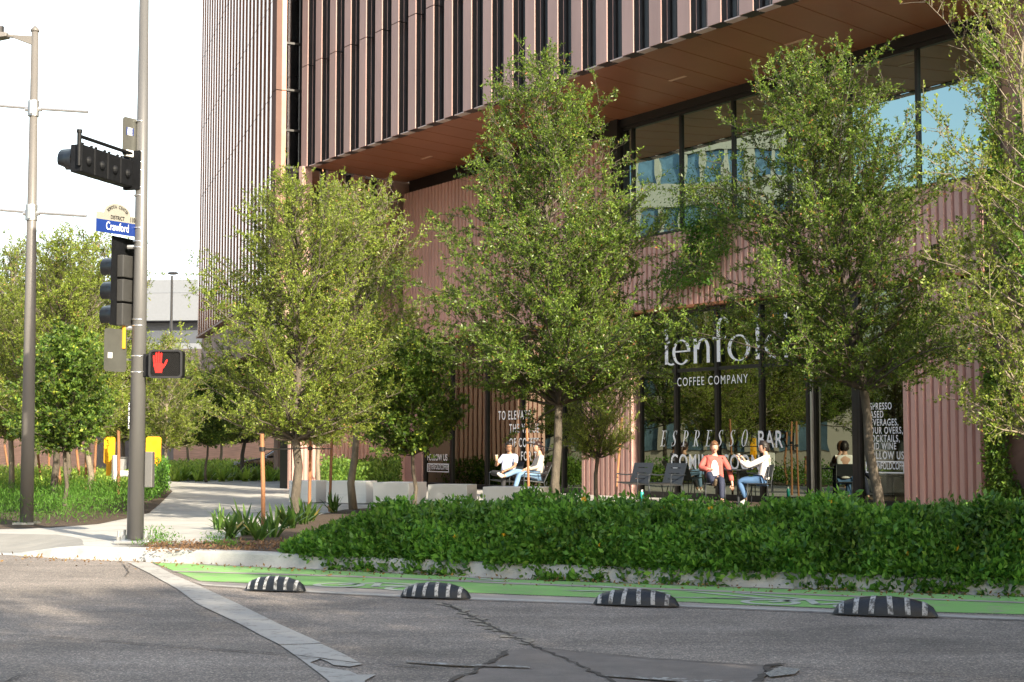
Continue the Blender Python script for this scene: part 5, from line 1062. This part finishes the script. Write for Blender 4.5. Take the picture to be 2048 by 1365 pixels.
# woman in white shirt at the table, back three-quarter to the street
Jd = J(knR=(-.12, -.40, .52), knL=(.14, -.38, .50), anL=(.14, -.22, .11), toL=(.14, -.3, .05), anR=(-.12, -.28, .11), toR=(-.12, -.38, .05), elR=(-.25, -.14, .80), wrR=(-.12, -.32, .92), elL=(.25, -.18, .80), wrL=(.15, -.36, .93), hdL=(-.2, -.3, .8), hdR=(.2, -.3, .8))
pdn = person('woman in white long-sleeved shirt and jeans seated at the table, dark curly hair', PD, face(-.93, .36), Jd, ('fair', (.5, .3, .2)), [top(M('white_shirt', (.78, .77, .76), .75, 0, .03), True, r_=1.02), pants(M('blue_denim', (.06, .13, .26), .8, 0, .15, 6)), shoes(MATS['shoe_white'])], R(20), .1, hair(M('dark_hair', (.018, .013, .012), .5), curl=.13, seed=12))
cup(pdn, (.04, -.40, 1.0), 'small dark cup held up by the woman in the white shirt', M('cup_dark', (.06, .06, .08), .3), .032, .1)
# ================================================================== TREES
cone = [(0, .7), (.1, 1.), (.25, 1.), (.45, .8), (.65, .58), (.85, .3), (1, .1)]
cone3 = [(0, .65), (.12, .9), (.3, 1.), (.5, .95), (.7, .7), (.87, .4), (1, .12)]
oval = [(0, .6), (.2, 1.), (.5, 1.), (.75, .7), (.92, .35), (1, .15)]
spread = [(0, .45), (.2, .85), (.5, 1.), (.8, .85), (1, .45)]
def tree_at(o, px, py, top_y, H, lab, rz=0., Y=None, cat='tree', group='young trees in the planting beds'):
    b = G(px, py, .15) if Y is None else Vector((A(px, py, Y).x, Y, .15)); h = A(px, top_y, b.y).z-.15; s = h/H; place(o, b, rz, s); return tag(o, lab, cat, group)
t1 = make_tree(11, 6., 1.5, 1.95, oval, 125, .08, .050, .4, 72, .85, oakleaf2, bark, name='oak_tree', sparse_top=.6, whip=.4); tree_at(t1, 591, 1046, 335, 6., 'staked oak nearest the path, crown in front of the finned tower', .3)
t2 = make_tree(22, 7.7, 1.95, 2.3, cone, 150, .07, .050, .4, 74, .8, oakleaf, bark, lean=(-.25, 0), name='oak_tree', sparse_top=.7, whip=.4); tree_at(t2, 1117, 1003, 52, 7.7, 'tall conical oak in the centre, in front of the corrugated wall', 0, 25.)
t3 = make_tree(33, 7.2, 2.2, 2.2, cone3, 140, .075, .050, .4, 74, .85, oakleaf, bark, lean=(-1.15, 0), name='oak_tree', sparse_top=.7, whip=.4); tree_at(t3, 1762, 1003, 72, 7.2, 'conical oak standing before the beverage lettering, right of the doors', 0, 22.5)
t4 = make_tree(44, 8., 1.5, 1.85, spread, 92, .06, .05, .5, 44, 1., oakleaf2, pbark, name='oak_tree', sparse_top=.25, whip=.3); tree_at(t4, 2068, 1003, -110, 8., 'sparse airy tree with pale bare top twigs at the right frame edge', 1., 19.5)
t5 = make_tree(55, 5., 1.75, 1.5, oval, 90, .055, .09, .65, 34, .6, broad, bark, name='broadleaf_tree', whip=.1); tree_at(t5, 828, 1012, 650, 5., 'small dark broad-leaved tree in front of the third white bench block', 0, 26.5)
t6 = make_tree(66, 6., 1.5, 1.8, oval, 110, .065, .062, .4, 50, .9, oakleaf2, pbark, name='oak_tree', sparse_top=.5, whip=.25); tree_at(t6, 707, 1010, 338, 6., 'oak with whitish trunk between the second and third bench blocks', 0, 30.)
t7 = copy_tree(t1); tree_at(t7, 1194, 1002, 560, 6., 'slender oak partly hidden right of the central oak, before the pink corrugated pier', 2.1, 29.5); t7.scale = (t7.scale.x*.7, t7.scale.y*.7, t7.scale.z)
t8 = copy_tree(t6); tree_at(t8, 637, 966, 560, 6., 'oak behind the bench blocks beside the lower corrugated wall', 1.2, 38.)
# left bed and beyond
for i, (src, px, Y, ty, rz, lab, H) in enumerate((
    (t1, 110, 31, 455, 1.1, 'oak with dark trunk in the left bed, right of the lamp post', 6.), (t5, 130, 27.5, 640, .5, 'broad-leaved tree with grey trunk at the front of the left bed', 5.), (t6, 178, 38, 440, 2.4, 'oak with mottled trunk in the middle of the left bed', 6.),
    (t1, 138, 46, 520, 3., 'oak with short pale trunk deep in the left bed', 6.), (t6, 20, 34, 470, 4.2, 'oak behind the lamp post at the left edge', 6.), (t1, -50, 40, 500, 5.2, 'oak just beyond the left frame edge', 6.),
    (t6, 330, 48, 660, .9, 'oak with bright pale trunk beside the right yellow board', 6.), (t5, 412, 52, 740, 1.9, 'low leafy tree in the far bed in front of the brick wall', 5.), (t1, 486, 56, 640, 2.2, 'oak in the far bed before the parked dark car', 6.), (t6, 375, 66, 710, 3.3, 'distant oak in front of the tan storey', 6.), (t1, 245, 60, 640, 4.4, 'distant oak above the litter bin', 6.), (t6, 440, 70, 690, 5.0, 'distant oak by the foot of the finned tower', 6.), (t1, 70, 58, 560, .2, 'distant oak behind the left bed', 6.))):
    o = copy_tree(src); tree_at(o, px, 1000, ty, H, lab, rz, Y)
# unseen trees added by the kerb and behind the camera to shade road and hedge
for i, (x, y, s_, src, rz) in enumerate(((8.3, 9., 1.3, t2, .5), (8.4, 4.6, 1.6, t3, 2.), (8.3, 1., 1.7, t2, 3.9), (12., 6., 1.6, t3, 1.), (4.2, -5.5, 1.6, t3, 4.), (12.6, -1.5, 1.7, t2, .1), (9.0, -7, 1.7, t3, 5.), (-1.5, -7, 1.5, t2, 2.2))):
    o = copy_tree(src); place(o, (x, y, .1 if y < 12 else .15), rz, s_); tag(o, ['street tree further down the kerb', 'street tree behind the viewpoint'][i > 3]+', %s' % ['nearest the shop corner', 'leaning over the bike lane end', 'at the bend', 'set back from the kerb', 'nearest the road centre', 'far down the side street', 'on the right', 'left of the viewpoint'][i], 'tree', 'street trees outside the view')
for i, (x, y) in enumerate(((-24, 46), (-27, 53), (-22, 39), (-30, 60), (-20, 32), (-25, 67))):  # unseen trees added so the shop glass reflects something dark
    o = copy_tree(t1 if i % 2 else t2); place(o, (x, y, 0), i*1.3, 1.25); tag(o, 'street tree along the far left street, %s from the near end' % ['third', 'fourth', 'second', 'fifth', 'first', 'sixth'][i], 'tree', 'street trees outside the view')
# ================================================================== GROUND COVER
gR = np.random.default_rng(5)
fr_pts = [KR[i]+nrm2(i)*.2 for i in range(len(KR))]
cum = [0]
for a, b in zip(fr_pts[:-1], fr_pts[1:]): cum.append(cum[-1]+(b-a).length)
cum = np.array(cum); FX = np.array([p[:] for p in fr_pts]); NX = np.array([nrm2(i)[:] for i in range(len(KR))])
def along(u): return np.stack([np.interp(u, cum, FX[:, k]) for k in range(3)], 1), norm(np.stack([np.interp(u, cum, NX[:, k]) for k in range(3)], 1))
def u_of(px, py): p = G(px, py); d = np.linalg.norm(FX[:, :2]-np.array([[p.x, p.y]]), axis=1); return cum[d.argmin()]
uS, uE = u_of(560, 1135), u_of(2048, 1193)+1.6
Hp = np.array([(u_of(x, y), h) for x, y, h in ((560, 1135, .12), (600, 1137, .26), (650, 1140, .38), (700, 1142, .48), (760, 1145, .52), (850, 1149, .45), (900, 1152, .48), (1000, 1157, .56), (1060, 1159, .60), (1130, 1162, .53), (1220, 1165, .50), (1330, 1169, .49), (1500, 1175, .50), (1650, 1180, .54), (1850, 1187, .52), (2048, 1193, .5))]+[(uE+5, .5)])
def nz(x, y, s): return np.array([noise.noise(Vector((a*s, b*s, 3.1))) for a, b in zip(x, y)])
def hedge_h(u, v, P):
    h = np.interp(u, Hp[:, 0], Hp[:, 1]); f = np.clip((v+.05)/.5, 0, 1)**.45; dep = np.interp(u, [uS, uS+1.2, uS+3, uE], [1.6, 3.2, 5.5, 8]); b = np.clip((dep-v)/.6, 0, 1)**.5*(1-.38*np.clip((v-.6)/2.5, 0, 1))
    return np.maximum(.02, h*f*b*(1+.38*nz(P[:, 0], P[:, 1], .9)+.42*nz(P[:, 0], P[:, 1], 2.7)))
def hedge_pts(n, vmax, frontbias=.5):
    u = gR.uniform(uS, uE, n); v = np.where(gR.random(n) < frontbias, gR.uniform(-.06, .55, n)**1.0, gR.uniform(.3, vmax, n)); P, Nn = along(u); P = P+Nn*v[:, None]; h = hedge_h(u, v, P); z = .15+h
    return u, v, P, Nn, h
# under-structure: dark twiggy mound
nu, nv = 110, 26; us = np.linspace(uS+.1, uE, nu); vs_l = np.concatenate([np.linspace(.0, .5, 8), np.linspace(.6, 8, nv-8)]); vv = []
for v in vs_l:
    P, Nn = along(us); P = P+Nn*v; h = hedge_h(us, np.full(nu, v), P); P[:, 2] = .13+np.maximum(0, h-.12)*.96; vv.append(P)
vv = np.array(vv).reshape(-1, 3); mb = MB(); mb.add([tuple(p) for p in vv], [(j*nu+i, j*nu+i+1, (j+1)*nu+i+1, (j+1)*nu+i) for j in range(nv-1) for i in range(nu-1)])
un = mb.build('hedge_understory', M('understory', (.02, .035, .01), .95, 0, .4, 12, 1, 30), None, True); tag(un, None, None, None, 'stuff'); un['label'] = 'dark stems beneath the ground cover'; un['category'] = 'ground cover'
u, v, P, Nn, h = hedge_pts(84000, 3.4, .66)
front = (v < .5); zz = np.where(front & (gR.random(len(u)) < .65), .15+h*gR.uniform(0.02, 1.03, len(u)), .15+h*gR.uniform(.9, 1.1, len(u)))
vf = np.where(front, np.minimum(v, .5*((np.clip((zz-.15)/np.interp(u, Hp[:, 0], Hp[:, 1]), 0, 1))**2.2)+gR.uniform(-.09, .04, len(u))-.16*np.clip(nz(P[:, 0], zz*2, 1.6)+.25, 0, 1)), v); Pb, _ = along(u); P2 = Pb+Nn*vf[:, None]; P2[:, 2] = zz
nr = np.where(front[:, None], -Nn*.9+np.array([0, 0, .7]), np.array([0, 0, 1.]))
sel = gR.random(len(P2)) < .12
hv = leafcloud('hedge_light_leaves', P2[sel]+np.array([0, 0, .015]), nr[sel], .07, .42, vine, 16, .35, spread=.9, jit=.035); tag(hv, 'younger lighter leaves mixed through the ground cover', 'ground cover', None, 'stuff'); P2 = P2[~sel]; nr = nr[~sel]
hd = leafcloud('hedge', P2, nr, .08, .48, cover, 6, .25, spread=.95, jit=.03); tag(hd, 'dense dark green trailing ground cover mounded behind the kerb', 'ground cover', None, 'stuff')
u, v, P, Nn, h = hedge_pts(26000, 7.5, 0.); P[:, 2] = .15+h*gR.uniform(.88, 1.15, len(u)); hd2 = leafcloud('hedge_top', P, np.tile([0, 0, 1.], (len(u), 1)), .08, .45, cover, 7, .5, spread=.8, jit=.03); tag(hd2, 'sunlit top surface of the ground cover before the shop front', 'ground cover', None, 'stuff')
# upright pale shoots
sh = []; 
for k in range(170):
    u0 = gR.uniform(uS+.3, uE); v0 = gR.uniform(.05, 2.5); P0_, N0 = along(np.array([u0])); p = (P0_+N0*v0); h0 = hedge_h(np.array([u0]), np.array([v0]), p)[0]; tall = gR.uniform(.05, .3) if u0 < u_of(1100, 1161) else gR.uniform(.03, .14); d = norm(gR.normal(size=(1, 3))*.25+np.array([[0, 0, 1.]]))[0]
    for q in range(int(6+tall*40)): sh.append(p[0]+np.array([0, 0, .1+h0])+d*tall*q/(6+tall*40))
sh = np.array(sh); o = leafcloud('ground_cover_shoots', sh, gR.normal(size=sh.shape)*.6, .07, .4, vine, 9, .3, spread=.8, jit=.006); tag(o, 'lighter upright shoots rising from the ground cover', 'shoots', None, 'stuff')
# trailing runners over the kerb
rn = MB(); lp_ = []; ld = []
for k in range(430):
    u0 = gR.uniform(u_of(640, 1140), uE)
    if noise.noise(Vector((u0*1.1, 7, 0))) < -.12: continue
    L0 = gR.uniform(.08, .50); dirx = gR.uniform(-.5, .5); pp = []
    for j in range(7):
        f_ = j/6; out = -.02-L0*f_*.7; Pq, Nq = along(np.array([u0+dirx*f_*.5])); q = Pq[0]+Nq[0]*(.0+out*.55-.05*f_); q[2] = max(.02, .19-.2*f_*(L0/.3)+.02*math.sin(j*2)); pp.append(Vector(q))
        for _ in range(int(gR.integers(2, 6))): lp_.append(q+gR.normal(size=3)*.018); ld.append(np.array([-Nq[0][0]*.8, -Nq[0][1]*.8, .35]))
    rn.tube(pp, .0035, 3, False)
o = leafcloud('trailing_vines', np.array(lp_), np.array(ld), .085, .5, cover, 10, .2, spread=.7, jit=.012); tag(o, 'green runners trailing over the white kerb', 'vines', None, 'stuff')
ro = rn.build('vine_stem', M('vine_stem', (.12, .07, .03), .8), o)
ug = gR.uniform(u_of(600, 1137), uE, 30000); kk = np.array([noise.noise(Vector((a*.9, 3.3, 0)))+.5*noise.noise(Vector((a*3.1, 1.3, 0))) for a in ug]); thr = np.interp(ug, [uS, u_of(1100, 1161), u_of(1500, 1175), uE], [.22, .02, -.12, -.25]); ug = ug[kk > thr]; vg = -gR.uniform(-.2, .24, len(ug))*gR.uniform(.3, 1, len(ug)); Pg, Ng = along(ug); Pg = Pg+Ng*vg[:, None]; Pg[:, 2] = np.where(vg > -.16, .175, .175+(vg+.16)*1.9)+gR.uniform(0, .06, len(ug))
o = leafcloud('kerb_vines', Pg, -Ng*.6+np.array([0, 0, .6]), .09, .5, cover, 17, .2, spread=.9, jit=.015); tag(o, 'patches of ground cover spilling over the kerb towards the right', 'vines', None, 'stuff')
# flowers
fm_ = M('yellow_flower', (.8, .42, .01), .6, 0, .05); fl = MB()
for k in range(260):
    u0 = gR.uniform(uS+.5, uE); top_ = gR.random() < .72; v0 = gR.uniform(.3, 4.5) if top_ else gR.uniform(0, .3); P0_, N0 = along(np.array([u0])); p = P0_+N0*v0; h0 = hedge_h(np.array([u0]), np.array([v0]), p)[0]; c = Vector(p[0])+V3(.17+h0*(1.05 if top_ else gR.uniform(.3, 1)))-Vector(N0[0])*(.06 if not top_ else 0); r_ = gR.uniform(.018, .028); ph0 = gR.random()*3
    for a in range(6): a0 = ph0+a*math.pi/3; fl.add([c, c+Vector((math.cos(a0)*r_, -.006, math.sin(a0)*r_)), c+Vector((math.cos(a0+.5)*r_*1.3, -.008, math.sin(a0+.5)*r_*1.3)), c+Vector((math.cos(a0+1)*r_, -.006, math.sin(a0+1)*r_))], [(0, 1, 2, 3)])
tag(fl.build('flowers', fm_), 'tiny yellow flowers scattered over the ground cover', 'flowers', None, 'stuff')
# strap-leaved plants
def strap_plant(seed, n, L, w, mat, curve=1.):
    g = np.random.default_rng(seed); r = empty('strap_plant'); m = MB()
    for i in range(n):
        a = g.uniform(0, 6.28); el = g.uniform(.55, 1.4); l = L*g.uniform(.6, 1.1); d = Vector((math.cos(a)*math.cos(el), math.sin(a)*math.cos(el), math.sin(el))); p = Vector((g.normal()*.05, g.normal()*.05, 0)); sd_ = Vector((-math.sin(a), math.cos(a), 0)); tw = g.uniform(-.8, .8); sd_ = (sd_+d*tw*.3).normalized(); L_, R_ = [], []
        for k in range(7):
            f_ = k/6; ww = w*(.25+1.5*f_-1.75*f_**3)*.6+.002 if f_ < 1 else .001; L_.append(p-sd_*ww); R_.append(p+sd_*ww); p = p+d*l/6; d = (d-V3(.10*curve*f_)-V3(0)).normalized()
        m.add(L_+R_, [(k, k+1, k+8, k+7) for k in range(6)])
    m.build('leaves', mat, r, True); m = MB(); m.tube([(0, 0, -.03), (0, 0, .04)], .04, 6); m.build('crown_base', bark, r); return r
fs = strap_plant(3, 34, .5, .075, lime, 2.0); s1 = strap_plant(1, 30, .5, .075, straplf, 2.2); s2 = strap_plant(2, 24, .62, .06, straplf, 2.8)
plants = [(462, 1078, 's', 1., 'strap-leaved plant at the left end of the front bed'), (492, 1072, 'm', 1.05, 'strap-leaved plant left of the lone reddish stake'), (515, 1082, 's', .9, 'strap-leaved plant in front of the lone reddish stake'), (548, 1076, 'm', .95, 'strap-leaved plant just right of the lone reddish stake'), (575, 1058, 's', 1.1, 'strap-leaved plant left of the first oak trunk'), (604, 1050, 'm', 1., 'strap-leaved plant right of the first oak trunk'), (622, 1044, 's', .9, 'strap-leaved plant where the ground cover begins'), (666, 1026, 'm', .9, 'strap-leaved plant by the dark leaning stake'), (440, 1060, 'm', .8, 'thin strap-leaved plant against the path edge')]
first = {'s': s1, 'm': s2}; used = set()
for px, py, k, sc, lab in plants:
    o = first[k] if k not in used else copy_tree(first[k]); used.add(k); place(o, G(px, py, .15), rnd.random()*6, sc*.78); tag(o, lab, 'plant', 'strap-leaved plants in the beds')
for i, (px, Y) in enumerate([(352+15.5*i, 53+(i % 3)*.9) for i in range(15)]):
    o = fs if i == 0 else copy_tree(fs); place(o, (A(px, 950, Y).x, Y, .15), rnd.random()*6, 1.15); tag(o, 'bright strap-leaved plant in the row along the far bed edge', 'plant', 'strap-leaved plants along the far bed')
# small weeds by the pole
for k, (px, py, h_) in enumerate(((312, 1086, .2), (332, 1090, .13), (430, 1090, .15), (462, 1096, .10), (288, 1093, .07))):
    c = G(px, py, .15); n = int(260*h_/.2); pt = np.array(c)+gR.normal(size=(n, 3))*np.array([.09, .09, 0])+np.array([0, 0, 1])*gR.uniform(0, h_, n)[:, None]; o = leafcloud('weed_clump', pt, np.tile([0, 0, 1.], (n, 1)), .05, .25, feather, 40+k, .4, spread=.9, jit=.01)
    tag(o, ['feathery weed right beside the signal pole base', 'small weed a step right of the signal pole base', 'green weed tuft mid-way along the bare soil', 'low weed tuft near the kerb left of the strap plants', 'tiny weed tuft at the pole base plate'][k], 'weed', 'weeds on the bare soil')
# mulch litter
n = 2600; px_ = gR.uniform(290, 640, n); py_ = gR.uniform(1083, 1101, n); pt = np.array([G(a, b, .16)[:] for a, b in zip(px_, py_)]); o = leafcloud('mulch', pt, np.tile([1., 0, .1], (n, 1)), .05, .35, M('mulch_chip', (.16, .09, .045), .9, 0, .5, 9), 50, .0, spread=1., jit=.006); tag(o, 'brown mulch and dead leaves on the bare soil', 'mulch', None, 'stuff')
n = 900; uu = gR.uniform(0, uE, n); Pq, Nq = along(uu); pt = Pq-Nq*(.22+np.abs(gR.normal(size=n))*.35)[:, None]; pt[:, 2] = .015; o = leafcloud('leaf_litter', pt, np.tile([1., 0, .05], (n, 1)), .045, .45, leafmat('dead_leaf', (.10, .05, .02), (.24, .15, .05), None, .7, .1), 51, .0, spread=1., jit=.004); tag(o, 'scattered dead leaves in the gutter below the kerb', 'leaves', None, 'stuff')
# left bed planting
def bedcloud(name, poly, n, hfun, leaf, wr, mat, seed, lab, up=.5, spread=.8):
    g = np.random.default_rng(seed); xs = [p[0] for p in poly]; ys = [p[1] for p in poly]; out = []
    def inside(x, y):
        c = False; j = len(poly)-1
        for i in range(len(poly)):
            if (poly[i][1] > y) != (poly[j][1] > y) and x < (poly[j][0]-poly[i][0])*(y-poly[i][1])/(poly[j][1]-poly[i][1])+poly[i][0]: c = not c
            j = i
        return c
    wpoly = [G(x, y, .15) for x, y in poly]; poly = [(p.x, p.y) for p in wpoly]; xs = [p[0] for p in poly]; ys = [p[1] for p in poly]
    while len(out) < n:
        x, y = g.uniform(min(xs), max(xs)), g.uniform(min(ys), max(ys))
        if inside(x, y): hh_ = hfun(x, y)*(1+.35*noise.noise(Vector((x*1.6, y*1.6, 0)))); out.append((x, y, .15+hh_*g.uniform(.0, 1.05)**.85))
    pt = np.array(out); o = leafcloud(name, pt, np.tile([0, -.35, 1.], (n, 1)), leaf, wr, mat, seed, up, spread=spread); return tag(o, lab, 'shrubs', None, 'stuff')
bedcloud('shrub_bed', [(-300, 1070), (0, 1055.5), (105, 1052), (197, 1045), (262, 1032.5), (294, 1022), (290, 1000), (200, 990), (0, 1000), (-300, 1010)], 26000, lambda x, y: .42, .085, .16, feather, 61, 'feathery green plants along the front of the left bed', .7)
bedcloud('shrub_bed', [(-300, 1010), (0, 1000), (200, 990), (290, 1000), (300, 985), (285, 966), (200, 961), (120, 957), (-50, 952), (-300, 960)], 26000, lambda x, y: .42, .09, .5, lime, 62, 'yellow-green low shrubs at the back of the left bed')
bedcloud('shrub_bed', [(285, 1004), (312, 1003), (338, 984), (326, 968), (285, 966)], 9000, lambda x, y: .75, .08, .5, cover, 63, 'dark rounded shrub spilling onto the path end')
bedcloud('shrub_bed', [(330, 955), (570, 953), (574, 946), (480, 944), (330, 946)], 12000, lambda x, y: .5, .11, .5, lime, 64, 'mixed dark shrubs at the back of the far bed')
bedcloud('shrub_bed', [(640, 986), (700, 984), (800, 980), (802, 974), (700, 976.5), (645, 979)], 9000, lambda x, y: .75, .10, .5, vine, 65, 'leafy shrubs against the wall behind the bench blocks')
# vines on walls
def wallvine(p0, p1, z0, z1, n, seed, lab, off, mat=vine, fade=1.5, leaf=.09):
    g = np.random.default_rng(seed); a = g.random(n*3); z = g.uniform(0, 1, n*3); X_ = np.array(p0[:])[None]*(1-a[:, None])+np.array(p1[:])[None]*a[:, None]; zz = z0+(z1-z0)*z
    k = np.array([noise.noise(Vector((x*1.3, y*1.3, q*.55+seed))) for x, y, q in zip(X_[:, 0], X_[:, 1], zz)]); keep = k > (z-.45)*.35*fade-.1; X_ = X_[keep][:n]; zz = zz[keep][:n]; pt = X_.copy(); pt[:, 2] = zz; pt = pt+np.array(off[:])[None]*g.uniform(.05, .35, (len(pt), 1)); o = leafcloud('wall_vine', pt, np.tile(np.array(off[:])+np.array([0, 0, -.3]), (len(pt), 1)), leaf, .6, mat, seed, -.2, spread=.6); tag(o, lab, 'vine', 'climbing vines on the building'); return o
wallvine(B(19.1, .12, 0), B(16.8, .12, 0), .2, 3.6, 14000, 71, 'bright climbing vine on the wall at the right frame edge', N, fade=.7)
wallvine(B(19.0, .12, 0), B(17.9, .12, 0), 3.6, 10.5, 6000, 72, 'climbing vine up the brown pier beside the upper windows', N, fade=.9)
wallvine(RW(3.45, .05, 0), RW(4.15, .05, 0), 4.4, 9.2, 2400, 73, 'thin vine on the pier left of the corrugated wall', NR, fade=1.2)
wallvine(B(28.6, .25, 0), B(26.0, .25, 0), 5.0, 6.5, 5000, 74, 'dark vine spilling over the corrugated band below the upper windows', N, fade=-1.1, mat=cover, leaf=.07)
g = np.random.default_rng(75); c = B(27.0, .35, 6.5); pt = np.array(c)+g.normal(size=(3800, 3))*np.array([.45, .35, .45])+np.array([0, 0, .25]); pt = pt[pt[:, 2] > 6.2]; tag(leafcloud('window_plant', pt, np.tile([0, 0, 1.], (len(pt), 1)), .08, .3, cover, 76, .2, spread=.9), 'bushy dark plant on the ledge before the upper windows', 'plant')
# ------------------------------------------------------------------ tidy
for o in bpy.data.objects:
    if 'worldbuilt' in o.keys(): del o['worldbuilt']
for o in list(bpy.data.objects):
    if o.name == 'twigs' or o.name.startswith('twigs.'): pass
